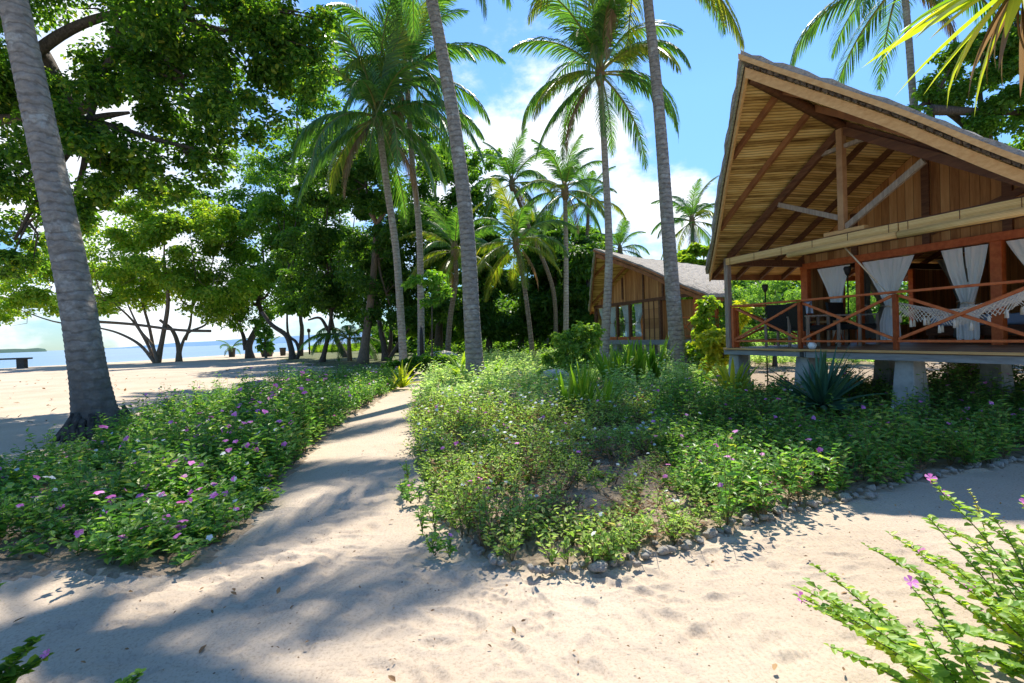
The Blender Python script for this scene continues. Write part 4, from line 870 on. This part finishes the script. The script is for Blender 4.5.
for k in range(5):
    o = bpy.data.objects.new('frond', FR[('frond', k % 3, k % 2)]); COL.objects.link(o); o.parent = pl2; o.rotation_euler = (0, 0, k*2.4-.6); s = rng.uniform(.4, .6); o.scale = (s, s, s)
pot('small dark pot standing alone by the crooked tree', 283, 60, .36, .95)
q = px(309.5, 350, 62); lp = empty('garden_lamp', (q.x, q.y, 0), 0, 'dark post with a small square lamp head against the sea', 'lamp')
MB().tube([(0, 0, -.1), (0, 0, 2.75)], .1, 8).build('post', M['metal'], lp)
MB().tube([(0, 0, 2.65), (0, 0, 2.75), (0, 0, 3.05), (0, 0, 3.15)], [.14, .26, .26, .1], 4).build('lamp_head', M['metal'], lp)
q = px(422, 356, 25.4); o = MB().tube([(0, 0, -.1), (0, 0, 1.6), (.03, 0, 2.1)], [.1, .1, .06], 8).build('post', M['metal']); o.location = (q.x, q.y, 0); tag(o, 'slim black post standing against the straight pale palm', 'post')

# ------------------------------------------------------------------ huts
AX = math.atan2(-.942, .335)
ROPEZ = 0
def ridge_z(y, zr, k=.175): return zr + k*1.6*max(0, .25-y) - .34*min(1, max(0, y)/4)**1.3 + .01*max(0, y-5)
def roof(root, Wd, ov, D, zr, ze, apex, name='roof', pitch_k=.175, rstep=.65, first=.62, vb='palewood', rear=0.0):
    """local frame: x along the front, y inward, z up. ridge sweeps up and forward at the gable"""
    xc = Wd/2; half = Wd/2+ov; D1 = D+.9
    rf = bpy.data.objects.new(name, None); COL.objects.link(rf); rf.parent = root; rf.empty_display_size = .2
    def yfr(v): return .02-(apex+.02)*(1-v)
    def pt(side, v, s, off=0, yoff=0):
        y = yfr(v)+yoff+(D1-rear*v-yfr(v)-yoff)*s; z = ridge_z(y, zr, pitch_k)*(1-v)+ze*v + .16*math.sin(math.pi*v)*max(0, min(1, -y))
        return Vector((xc+side*half*v, y, z+off))
    nv, ns = 26, 40
    def surf(o0, o1, y0, ov2=0, lump=0, seed=0):
        """slab between two offsets over both slopes"""
        mb = MB(); r2 = random.Random(seed)
        for side in (-1, 1):
            vs = []
            for o_ in (o0, o1):
                for i in range(nv+1):
                    v = i/nv*(1+ov2)
                    for j in range(ns+1):
                        l = (r2.uniform(-lump, lump) if o_ == o1 else 0); ed = r2.uniform(-lump, lump)*1.2 if j == 0 else 0
                        p = pt(side, v, j/ns, o_+l, y0+ed); vs.append(p)
            B = (nv+1)*(ns+1); fs = []
            for i in range(nv):
                for j in range(ns):
                    a = i*(ns+1)+j; q = (a, a+1, a+ns+2, a+ns+1); q2 = tuple(x+B for x in q[::-1])
                    fs += [q, q2] if side == 1 else [q[::-1], q2[::-1]]
            for i in range(nv):
                a = i*(ns+1); c = (i+1)*(ns+1); fs.append((a, c, c+B, a+B)); a += ns; c += ns; fs.append((a, a+B, c+B, c))
            for j in range(ns):
                a = nv*(ns+1)+j; fs.append((a, a+1, a+1+B, a+B)); a = j; fs.append((a, a+B, a+1+B, a+1))
            mb.add(vs, fs, False)
        return mb
    ce = surf(.09, .125, .03); ce.build('ceiling_mat', M['cane_ceiling'], rf)
    # layered courses of thatch, each a little prouder
    th = surf(.17, .31, -.13, .03, .022, 3); th.build('thatch', M['thatch'], rf)
    # ragged shingle tails between the two verge boards
    mb = MB(); r2 = random.Random(4)
    for side in (-1, 1):
        k = int(Wd*9)
        for i in range(k):
            v = (i+.5)/k; a = pt(side, v, 0, .128, -.055); b_ = pt(side, min(1, v+.8/k), 0, .128, -.055); h = r2.uniform(.03, .065)
            mb.add([a+Vector((0, r2.uniform(-.03, .02), -.01)), b_+Vector((0, r2.uniform(-.03, .02), -.01)), b_+Vector((0, 0, h)), a+Vector((0, 0, h*.7)), a+Vector((0, .3, 0)), b_+Vector((0, .3, 0)), b_+Vector((0, .3, h)), a+Vector((0, .3, h))],
                   [(0, 1, 2, 3), (0, 4, 5, 1), (1, 5, 6, 2), (2, 6, 7, 3), (3, 7, 4, 0), (4, 7, 6, 5)])
    mb.build('shingle_tails', M['thatch_edge'], rf)
    for side in (-1, 1):     # verge boards
        for (o0, o1, y0, y1, nm_) in ((-.055, .10, -.05, -.005, 'barge_board'), (.165, .245, -.175, -.135, 'upper_barge_board')):
            mb = MB(); vs = []; kk = 14
            for i in range(kk+1):
                v = i/kk*1.005
                if side < 0 and nm_ == 'upper_barge_board': o0, o1, y0, y1 = .105, .27, -.10, -.07
                vs += [pt(side, v, 0, o0, y0), pt(side, v, 0, o0, y1), pt(side, v, 0, o1, y1), pt(side, v, 0, o1, y0)]
            fs = [(0, 1, 2, 3), tuple(kk*4+x for x in (3, 2, 1, 0))]
            for i in range(kk):
                for q in range(4): a = i*4+q; c = i*4+(q+1) % 4; fs.append((a, a+4, c+4, c))
            if side < 0 and nm_ == 'upper_barge_board': nm_, mm_ = 'woven_edge', 'woven_edge'
            else: mm_ = vb
            mb.add(vs, fs); mb.build(nm_, M[mm_], rf)
        y0_ = yfr(1); a = Vector((xc+side*(half+.015), y0_, ze-.03)); b_ = Vector((xc+side*(half+.015), D1-rear, ze-.03))
        MB().bar(a+Vector((0, 0, .06)), b_+Vector((0, 0, .06)), .03, .13).build('eave_board', M['rafterwood'], rf)
    # ridge beam and rafters
    pts = [Vector((xc, y, ridge_z(y, zr, pitch_k)-.02)) for y in np.linspace(-apex+.06, D1-.05, 24)]
    MB().tube(pts, .075, 4).build('ridge_beam', M['darkwood'], rf)
    y = -apex+first
    while y < D1-.1:
        for side in (-1, 1):
            v1 = 1.0 if y > yfr(1) else max(.1, 1-(.02-y)/(apex+.02))-.01
            v0 = .01; P_ = []
            if rear and y > D1-rear: v1 = max(.1, (D1-y)/rear-.02)
            for i in range(9):
                v = v0+(v1-v0)*i/8; z = ridge_z(y, zr, pitch_k)*(1-v)+ze*v + .16*math.sin(math.pi*v)*max(0, min(1, -y)); P_.append(Vector((xc+side*half*v, y, z+.028)))
            mb = MB(); vs = []
            for p in P_: vs += [p+Vector((0, -.029, -.05)), p+Vector((0, .029, -.05)), p+Vector((0, .029, .06)), p+Vector((0, -.029, .06))]
            fs = [(0, 1, 2, 3), tuple(32+x for x in (3, 2, 1, 0))]
            for i in range(8):
                for q in range(4): a = i*4+q; c = i*4+(q+1) % 4; fs.append((a, a+4, c+4, c))
            mb.add(vs, fs); mb.build('rafter', M['rafterwood'] if y < 0 else M['darkwood'], rf)
        y += rstep
    return rf, pt
def roofline(Wd, ov, zr, ze, x, y):
    v = abs(x-Wd/2)/(Wd/2+ov); return ridge_z(y, zr)*(1-v)+ze*v
def gable_fill(root, Wd, ov, zr, ze, y, z0, x0, x1, mat, name='gable_wall', thick=.04):
    mb = MB(); k = 24; vs = []
    for j in (0, 1):
        for i in range(k+1):
            x = x0+(x1-x0)*i/k; zt = max(z0+.01, roofline(Wd, ov, zr, ze, x, y)+.08); vs += [(x, y+j*thick, z0), (x, y+j*thick, zt)]
    B = 2*(k+1); fs = []
    for i in range(k):
        a = 2*i; fs += [(a, a+2, a+3, a+1), (a+B, a+1+B, a+3+B, a+2+B), (a+1, a+3, a+3+B, a+1+B), (a, a+B, a+2+B, a+2)]
    mb.add(vs, fs); return mb.build(name, mat, root)

def curtain(root_loc_fn, x0, x1, y, zt, ztie, zb, xt, mat='white_cloth', label='', wt=.07, wb=.14, split=False, group='curtains tied back in the big hut', name='curtain'):
    """cloth gathered at a tie: top from x0 to x1, tied at xt"""
    mb = MB(); nu, nv_ = 64, 40; vs = []; r3 = random.Random(int(x0*977+xt*131+len(label))); f1 = r3.uniform(9, 15); ph = r3.uniform(0, 6); sk = r3.uniform(-.05, .05); f2 = r3.uniform(22, 40)
    for j in range(nv_+1):
        f = j/nv_; z = zt+(zb-zt)*f
        for i in range(nu+1):
            s = i/nu
            if z > ztie:
                k = (zt-z)/(zt-ztie); k2 = k**1.02; half0 = (x1-x0)/2; cx = (x0+x1)/2*(1-k2)+xt*k2; hw = half0*(1-k2)+wt*k2; x = cx+(s*2-1)*hw
                sw = 1-.35*math.sin(math.pi*s)*math.sin(math.pi*k)*0; amp = .012+.05*k
            else:
                k = (ztie-z)/(ztie-zb); hw = wt+(wb-wt)*min(1, k*2.2)**.7; x = xt+(s*2-1)*hw; amp = .06-.02*k
            x += sk*math.sin(f*math.pi)*(s-.3)+.012*math.sin(f*9+ph+s*3)
            vs.append((x, y+amp*(math.sin(s*math.pi*f1+k*1.2+ph)*(.6+.4*math.sin(s*f2))+.35*math.sin(s*f2*2+f*5)), z+(.015*math.sin(s*f1*2+ph) if j == nv_ else 0)))
    fs = []
    for j in range(nv_):
        for i in range(nu):
            a = j*(nu+1)+i
            if split and j/nv_ < .36 and abs(i/nu-.5) < .02+.14*max(0, (j/nv_-.14)): continue
            fs.append((a, a+1, a+nu+2, a+nu+1))
    mb.add(vs, fs, True); o = mb.build(name, M[mat])
    o.matrix_world = root_loc_fn
    tb = MB(); ring = [(xt+math.cos(t_)*(wt+.02), y+math.sin(t_)*.085, ztie+.01*math.sin(3*t_)) for t_ in np.linspace(0, 2*math.pi, 15)]
    tb.tube(ring, .012, 5, False); t2 = tb.build('tie_band', M['rope'], o)
    return tag(o, label, 'curtain', group)

# ---------- the big veranda hut
A = Vector((4.5, 10.44, 0)); Wn = 4.86; OV = .6; ZR = 4.60; ZE = 2.58; DK = 1.10
H = empty('veranda_hut', A, AX, 'big raised wooden hut with a flying thatched gable and open veranda at right', 'hut')
HM = Matrix.Translation(A) @ Matrix.Rotation(AX, 4, 'Z')
def top_thing(o): o.matrix_world = HM @ o.matrix_basis; return o
rf, PT = roof(H, Wn, OV, 7.2, ZR, ZE, 1.84)
dk = MB().box(-.12, Wn+.12, -.12, 7.15, DK-.045, DK).build('deck', M['deck_boards'], H)
MB().bar((-.10, -.14, DK-.016), (Wn+.1, -.14, DK-.016), .04, .034).build('deck_edge', M['palewood'], dk)
MB().bar((-.13, -.085, DK-.092), (1.78, -.085, DK-.092), .06, .085).build('floor_beam', M['beamgrey'], H)
MB().bar((1.80, -.085, DK-.096), (Wn+.12, -.085, DK-.096), .07, .095).build('floor_beam', M['beamgrey'], H)
MB().bar((-.085, -.05, DK-.092), (-.085, 7.1, DK-.092), .06, .085, (0, 0, 1)).build('floor_beam', M['beamgrey'], H)
for y in (1.9, 3.6, 5.3, 7.0): MB().bar((0, y, DK-.096), (Wn, y, DK-.096), .07, .09).build('floor_joist', M['greywood'], H)
MB().bar((1.72, -.125, DK-.135), (1.72, -.125, DK-.05), .07, .012).build('beam_strap', M['metal'], H)
for x in (.02, 1.62, 3.3, 4.86):
    for y in (.12, 2.1, 4.6, 7.0):
        mb = MB(); zt = DK-.145; a = .125; b_ = .19
        mb.add([(x-b_, y-b_, -.1), (x+b_, y-b_, -.1), (x+b_, y+b_, -.1), (x-b_, y+b_, -.1), (x-a, y-a, zt), (x+a, y-a, zt), (x+a, y+a, zt), (x-a, y+a, zt)],
               [(0, 3, 2, 1), (4, 5, 6, 7), (0, 1, 5, 4), (1, 2, 6, 5), (2, 3, 7, 6), (3, 0, 4, 7)])
        mb.build('pillar', M['concrete'], H, .012)
# front posts and tie beam
MB().box(-.12, -.02, -.07, .03, DK, 2.93).build('corner_post', M['greywood'], H, .006)
MB().box(Wn, Wn+.1, -.05, .05, DK, 2.93).build('corner_post', M['redwood'], H, .006)
MB().bar((-.1, .0, 2.86), (Wn+.1, .0, 2.86), .09, .15).build('tie_beam', M['darkwood'], H)
MB().bar((-.03, .05, 2.84), (-.03, 7.0, 2.84), .08, .14).build('wall_plate', M['darkwood'], H)
MB().bar((Wn+.03, .05, 2.84), (Wn+.03, 7.0, 2.84), .08, .14).build('wall_plate', M['darkwood'], H)
MB().box(Wn/2-.05, Wn/2+.05, -.05, .05, 2.99, ridge_z(0, ZR)-.08).build('king_post', M['kingwood'], H, .004)
MB().box(2.12, 2.80, -.04, .05, 2.94, 3.0).build('post_plate', M['palewood'], H)
def wood(n_, a, b_, w, h, m_='rafterwood'): return MB().bar(a, b_, w, h).build(n_, M[m_], H)
wood('strut', (2.48, 0, 3.03), (3.62, 0, 3.70), .05, .09, 'greywood'); wood('strut', (2.38, 0, 3.20), (1.22, 0, 3.70), .05, .08, 'greywood')
for side in (-1, 1):      # principal rafters above the tie beam
    wood('principal_rafter', (Wn/2, .02, ridge_z(0, ZR)-.09), (Wn/2+side*(Wn/2+.05), .02, 2.95), .07, .12, 'darkwood')
wood('collar', (Wn/2-.38, .02, ridge_z(0, ZR)-.36), (Wn/2+.38, .02, ridge_z(0, ZR)-.36), .06, .06, 'greywood')
# railing
def railing(par, segs, z0, hr=.84, mat='redwood', nb=1, skipx=()):
    rl = bpy.data.objects.new('railing', None); COL.objects.link(rl); rl.parent = par
    for k, (a, b_) in enumerate(segs):
        a = Vector((*a, z0)); b_ = Vector((*b_, z0)); d_ = (b_-a).normalized(); zz = Vector((0, 0, 1))
        MB().bar(a+zz*hr-d_*.05, b_+zz*hr+d_*.05, .055, .035).build('top_rail', M[mat], rl, .006)
        MB().bar(a+zz*.13, b_+zz*.13, .035, .035).build('bottom_rail', M[mat], rl, .005)
        nrm = d_.cross(zz)
        for p in (a, b_): MB().bar(p, p+zz*(hr-.025), .06, .06, d_).build('rail_post', M[mat], rl, .006)
        if k in skipx: continue
        MB().bar(a+d_*.04+zz*.16+nrm*.012, b_-d_*.04+zz*(hr-.05)+nrm*.012, .025, .042).build('crossbar', M[mat], rl, .004)
        MB().bar(a+d_*.04+zz*(hr-.05)-nrm*.022, b_-d_*.04+zz*.16-nrm*.022, .025, .042).build('crossbar', M[mat], rl, .004)
    return rl
railing(H, [((.03, 0), (1.6, 0)), ((1.6, 0), (3.2, 0)), ((3.2, 0), (4.8, 0))], DK)
railing(H, [((0, .12), (0, 1.95))], DK)
# room front wall: posts, lintel, planked gable
YW = 2.0; LZ = 2.70
for x, w_ in ((.02, .16), (1.21, .09), (3.40, .15), (4.82, .09)):
    MB().box(x-w_/2, x+w_/2, YW-.05, YW+.07, DK, LZ).build('wall_post', M['redwood'], H, .006)
MB().box(-.06, Wn+.06, YW-.07, YW+.05, LZ, LZ+.13).build('lintel', M['redwood'], H, .006)
gable_fill(H, Wn, OV, ZR, ZE, YW, LZ+.13, .0, Wn, M['wall_planks'])
for x in (1.15, 2.43, 3.55): 
    zt = roofline(Wn, OV, ZR, ZE, x, YW)-.02; MB().box(x-.06, x+.06, YW-.045, YW-.003, LZ+.131, zt).build('wall_stud', M['darkwood'], H)
MB().bar((2.5, YW-.024, 3.02), (3.9, YW-.024, 3.45), .04, .10).build('wall_brace', M['darkwood'], H)
MB().box(.1, Wn-.1, YW-.05, YW-.004, 3.0, 3.08).build('wall_rail', M['darkwood'], H)
# side and back walls
for (y0, y1) in ((YW+.08, 3.1), (5.4, 7.0)): MB().box(-.02, .03, y0, y1, DK, 2.76).build('side_wall', M['wall_planks_side'], H)
MB().box(-.02, .03, 3.1, 5.4, DK, DK+.35).build('side_wall', M['wall_planks_side'], H)
for y in (3.1, 3.85, 4.6, 5.4): MB().box(-.05, .055, y-.035, y+.035, DK, 2.76).build('window_post', M['redwood'], H)
MB().box(Wn-.03, Wn+.02, YW+.08, 7.0, DK, 2.76).build('side_wall', M['wall_planks_side'], H)
MB().box(0, Wn, 6.98, 7.03, DK, 2.79).build('back_wall', M['wall_planks'], H); gable_fill(H, Wn, OV, ZR, ZE, 6.98, 2.79, 0, Wn, M['wall_planks'], 'back_gable')
# blinds
def blind(x0, x1, z0, z1, y, label, roll=None):
    o = MB().box(x0, x1, y-.03, y+.03, z0, z1).build('rolled_blind', M['blind'])
    if roll:
        mb = MB().tube([(roll[0], y-.035, roll[2]), (roll[1], y-.035, roll[2])], roll[3], 14); mb.build('roll', M['blind'], o)
    mb = MB(); x = x0+.12
    while x < x1: mb.tube([(x, y-.034, z0-.005), (x, y-.034, z1+.003)], .004, 5); x += .62
    mb.build('blind_cord', M['darkwood'], o)
    top_thing(o); return tag(o, label, 'blind', 'rolled bamboo blinds on the front beam')
blind(-.01, 3.33, 2.78, 2.91, -.085, 'rolled bamboo blind on the left part of the veranda beam', (1.50, 3.33, 2.745, .05))
blind(3.36, 4.9, 2.765, 2.90, -.10, 'rolled bamboo blind on the right part of the veranda beam', (3.36, 4.9, 2.735, .052))
# curtains
CW = HM
curtain(CW, .30, 1.02, YW+.02, LZ-.02, 1.74, DK+.02, .72, label='white curtain tied back in the leftmost narrow opening of the big hut', wt=.055, wb=.12)
curtain(CW, 1.28, 2.22, YW+.0, LZ-.02, 1.80, DK+.06, 1.78, label='white curtain hanging right of the rope, second opening of the big hut', wt=.06, wb=.16)
curtain(CW, 2.62, 3.30, YW+.0, LZ-.02, 1.78, DK+.08, 3.0, label='white split curtain tied at the middle, just left of the thick red post', wt=.07, wb=.14, split=True)
curtain(CW, 3.50, 4.30, YW+.0, LZ-.02, 1.80, DK+.08, 4.05, label='white curtain at the right picture edge beyond the thick red post', wt=.07, wb=.14)
for (x0, x1, y, xt, lab) in ((.9, 1.16, 2.35, 1.08, 'sheer grey curtain hanging left of the second red post'), (1.9, 2.7, 3.1, 2.35, 'sheer dark mosquito curtain hanging deep inside behind the white ones'), (.3, 1.2, 3.2, .9, 'sheer grey curtain by the side window inside the room')):
    curtain(CW, x0, x1, y, LZ-.05, 1.85, DK+.1, xt, 'sheer_cloth', lab, .09, .2, group='sheer curtains inside the big hut')
# bed
bd = empty('bed', HM @ Vector((2.6, 4.2, DK)), AX, 'low bed with blue cover inside the big hut', 'bed')
MB().box(-1.0, 1.0, -.95, .95, .12, .3).build('bed_frame', M['darkwood'], bd, .01)
for sx in (-.92, .92):
    for sy in (-.87, .87): MB().box(sx-.05, sx+.05, sy-.05, sy+.05, 0, .12).build('leg', M['darkwood'], bd)
MB().box(-.96, .96, -.9, .9, .3, .5).build('mattress', M['bed_cloth'], bd, .05)
for sy in (-.45, .45): MB().box(.45, .9, sy-.32, sy+.32, .5, .62).build('pillow', M['white_cloth'], bd, .05)
# armchairs
def armchair(x, y, rz, label):
    c = empty('armchair', HM @ Vector((x, y, DK)), AX+rz, label, 'armchair', 'dark armchairs on the veranda')
    MB().box(-.27, .27, -.26, .26, .30, .40).build('seat', M['black_cane'], c, .02)
    mb = MB(); mb.bar((0, .27, .36), (0, .36, .82), .54, .05, (1, 0, 0)); 
    MB().add([(-.27, .24, .36), (.27, .24, .36), (.27, .33, .83), (-.27, .33, .83), (-.27, .29, .36), (.27, .29, .36), (.27, .38, .83), (-.27, .38, .83)],
             [(0, 1, 2, 3), (7, 6, 5, 4), (0, 4, 5, 1), (1, 5, 6, 2), (2, 6, 7, 3), (3, 7, 4, 0)]).build('backrest', M['black_cane'], c, .012)
    for sx in (-.31, .31):
        MB().bar((sx, -.28, .57), (sx, .34, .57), .06, .03).build('armrest', M['greywood'], c, .004)
        MB().bar((sx, -.25, 0), (sx, -.25, .555), .045, .045, (0, 1, 0)).build('leg', M['greywood'], c, .004); MB().bar((sx, .30, 0), (sx, .30, .555), .045, .045, (0, 1, 0)).build('leg', M['greywood'], c, .004)
    return c
armchair(.45, 1.0, R(200), 'dark cane armchair nearest the left corner of the veranda')
armchair(1.25, .75, R(160), 'dark cane armchair behind the first middle rail post')
c2 = armchair(1.42, 1.55, R(100), 'dark cane armchair with a pale towel, by the red corner post')
tw = MB(); tv = []
for j in range(9):
    for i in range(7): tv.append((-.16+.32*i/6, (-.03 if j < 4 else .06)+.01*math.sin(i*2.1+j), .62+.22*min(j, 8-j)/4*1.0+.004*math.sin(i*3)))
tw.add(tv, [(j*7+i, j*7+i+1, j*7+i+8, j*7+i+7) for j in range(8) for i in range(6)], True); o = tw.build('towel', M['towel'])
o.matrix_world = HM @ Matrix.Translation((1.30, .45, DK)) @ Matrix.Rotation(R(-20), 4, 'Z'); tag(o, 'pale blue towel draped over a dark armchair on the veranda', 'towel')
tbl = empty('side_table', HM @ Vector((.85, 1.45, DK)), AX+R(20), 'small red legged wooden table between the dark armchairs', 'table')
MB().box(-.36, .36, -.28, .28, .44, .48).build('tabletop', M['palewood'], tbl, .006)
for s in (-.24, .24):
    MB().bar((s, -.22, 0), (s, .22, .44), .04, .05).build('leg', M['redwood'], tbl); MB().bar((s+.045, .22, 0), (s+.045, -.22, .44), .04, .05).build('leg', M['redwood'], tbl)
o = MB().tube([(0, 0, 0), (0, 0, .06), (0, 0, .11)], [.05, .07, .045], 12).build('candle_bowl', M['white_cloth']); o.matrix_world = HM @ Matrix.Translation((1.80, .03, DK)); tag(o, 'small white bowl on the veranda floor by the rail post', 'bowl')
# oil torches
def torch(loc, h, label):
    c = empty('garden_torch', loc, 0, label, 'torch', 'slim dark torches by the veranda')
    MB().tube([(0, 0, -.05), (0, 0, h)], .014, 7).build('pole', M['metal'], c); MB().tube([(0, 0, h), (0, 0, h+.05), (0, 0, h+.14), (0, 0, h+.18)], [.02, .045, .07, .05], 10).build('torch_head', M['metal'], c)
torch((HM @ Vector((-.35, 1.25, 0))), 2.25, 'slim dark torch standing outside the left veranda rail')
torch((HM @ Vector((1.08, 1.86, DK))), 1.35, 'slim dark torch standing against the second red post')
# hanging strings of the porch swing outside
# hammock
E0 = Vector((2.35, .05, 2.80)); E1 = Vector((2.92, .35, 1.87)); E2 = Vector((3.6, .68, 1.60)); E3 = Vector((4.25, 1.1, 1.86)); E4 = Vector((4.75, 1.93, 2.62)); E35 = Vector((4.5, 1.45, 2.1))
hm = empty('hammock', HM @ Vector((0, 0, 0)), AX, 'white hammock with knotted macrame fringe slung across the veranda', 'hammock')
body = spline([E1, E2, E3, E35], 12); nb = len(body); wv = Vector((-.46, .89, 0)).normalized(); vs = []; nw = 12; edges = [[], []]
for i, p in enumerate(body):
    f = i/(nb-1); wd = .36*math.sin(math.pi*(.06+.88*f))**.6
    for j in range(nw+1):
        s = j/nw*2-1; q = p+wv*(s*wd)+Vector((0, 0, .13*s*s*math.sin(math.pi*f)-.05))
        vs.append(q)
        if j == 0: edges[0].append(q)
        if j == nw: edges[1].append(q)
MB().add(vs, [(i*(nw+1)+j, i*(nw+1)+j+1, (i+1)*(nw+1)+j+1, (i+1)*(nw+1)+j) for i in range(nb-1) for j in range(nw)], True).build('bed_cloth', M['hammock_cloth'], hm)
for e in edges:
    mb = MB(); tot = len(e)-1; nfr = 60
    def ep(f): f = max(0, min(.9999, f))*tot; i = int(f); return e[i].lerp(e[i+1], f-i)
    def dep(f): return .13+.10*abs(math.sin(f*math.pi*6))
    for k in range(nfr):
        for dr in (-1, 1):
            pts = [];
            for j in range(5): f = (k+dr*j*.9)/nfr; pts.append(ep(f)-Vector((0, 0, dep(k/nfr)*j/4)))
            mb.tube(pts, .0048, 4, False)
    for k in range(14):
        f = (k+.5)/14; p = ep(f)-Vector((0, 0, dep(f))); mb.tube([p, p-Vector((0, 0, .03)), p-Vector((0, 0, .11))], [.008, .016, .02], 6)
    mb.build('fringe', M['fringe'], hm)
mb = MB()
for s in (-1, -.6, -.2, .2, .6, 1): mb.tube([body[-1]+wv*s*.15, E4], .004, 4)
mb.build('rope', M['rope'], hm); mb = MB()
for s in (-1, -.6, -.2, .2, .6, 1): mb.tube([E0.lerp(E1, .72), body[0]+wv*s*.15], .004, 4)
mb.tube([E0, E0.lerp(E1, .72)], .013, 7); mb.build('rope', M['rope'], hm)

# ---------- the small far hut
B0 = px(597, 345, 25.9); B0.z = 0; Wf = 7.5; DKf = 1.12; ZRf = 4.38; ZEf = 2.50
K = empty('small_hut', B0, AX, 'smaller wooden hut with grey thatched roof and glazed front beyond the palms', 'hut')
KM = Matrix.Translation(B0) @ Matrix.Rotation(AX, 4, 'Z')
roof(K, Wf, OV, 3.6, ZRf, ZEf, 1.95, rstep=.95, first=.7, pitch_k=.1, vb='rafterwood', rear=3.4)
MB().box(-.1, Wf+.1, -.1, 2.6, DKf-.06, DKf).build('deck', M['deck_boards'], K)
MB().bar((-.1, -.13, DKf-.1), (Wf+.1, -.13, DKf-.1), .06, .2).build('floor_beam', M['beamgrey'], K)
for x in (.3, 1.6, 3.0, 4.3, 5.8, 7.3):
    for y in (.25, 2.3): MB().box(x-.19, x+.19, y-.19, y+.19, -.1, DKf-.2).build('pillar', M['concrete'], K, .02)
LZf = 2.72
for x in (0, .95, 2.05, 3.12, 4.2, 5.35): MB().box(x-.06, x+.06, -.06, .06, DKf, LZf).build('wall_post', M['darkwood'], K)
MB().box(-.1, Wf+.1, -.07, .07, LZf, LZf+.13).build('lintel', M['darkwood'], K)
MB().box(.06, 4.14, -.05, .05, DKf, DKf+.14).build('sill', M['redwood'], K)
MB().box(4.26, 5.29, -.03, .03, DKf, LZf).build('panel_wall', M['panel_board'], K)
for x in (4.6, 4.95): MB().box(x-.03, x+.03, -.045, -.031, DKf, LZf).build('panel_batten', M['darkwood'], K)
gable_fill(K, Wf, OV, ZRf, ZEf, -.02, LZf+.13, .0, Wf, M['wall_planks'])
for x, z1 in ((2.6, None), (4.25, None), (5.6, None)):
    zt = roofline(Wf, OV, ZRf, ZEf, x, 0)-.0; MB().box(x-.06, x+.06, -.065, -.022, LZf+.14 if x != 2.6 else LZf+.25, zt).build('wall_stud', M['darkwood'], K)
for k, (x0, x1) in enumerate(((.06, .89), (1.01, 1.99), (2.11, 3.06), (3.18, 4.14))):
    w_ = bpy.data.objects.new('window', None); COL.objects.link(w_); w_.parent = K
    MB().box(x0, x1, .0, .012, DKf+.14, LZf).build('pane', M['glass'], w_)
    curtain(KM, x0+.05, x1-.05, .12, LZf-.02, 1.9, DKf+.12, (x0+x1)/2+.12*(-1)**k, label=['leftmost', 'second', 'third', 'rightmost'][k]+' white curtain behind the glazed front of the small hut', wt=.12, wb=.22, group='curtains behind the glass of the small hut')
MB().box(.05, 5.3, 2.45, 2.5, DKf, 2.8).build('inner_wall', M['wall_planks'], K); MB().box(-.02, .04, .1, 1.0, DKf, 2.7).build('side_wall', M['wall_planks_side'], K)
MB().box(5.3, 5.36, .08, 2.4, DKf, 2.75).build('side_wall', M['wall_planks_side'], K)
MB().box(6.2, 6.34, -.08, .06, DKf-.1, LZf).build('corner_post', M['palewood'], K); MB().box(Wf-.08, Wf+.04, -.06, .06, DKf, LZf).build('corner_post', M['redwood'], K)
MB().box(Wf-.07, Wf+.03, .9, 1.0, DKf, LZf).build('corner_post', M['redwood'], K)
railing(K, [((6.35, 0), (7.45, 0))], DKf); railing(K, [((Wf, .1), (Wf, 2.2))], DKf)
MB().bar((Wf, 0, LZf+.06), (Wf, 1.0, LZf+.06), .1, .14).build('wall_plate', M['darkwood'], K)
curtain(KM, 5.45, 6.1, .3, LZf-.05, 1.9, DKf+.1, 5.6, label='pale curtain in the side porch of the small hut', wt=.1, wb=.15, group='curtains on the porch of the small hut')
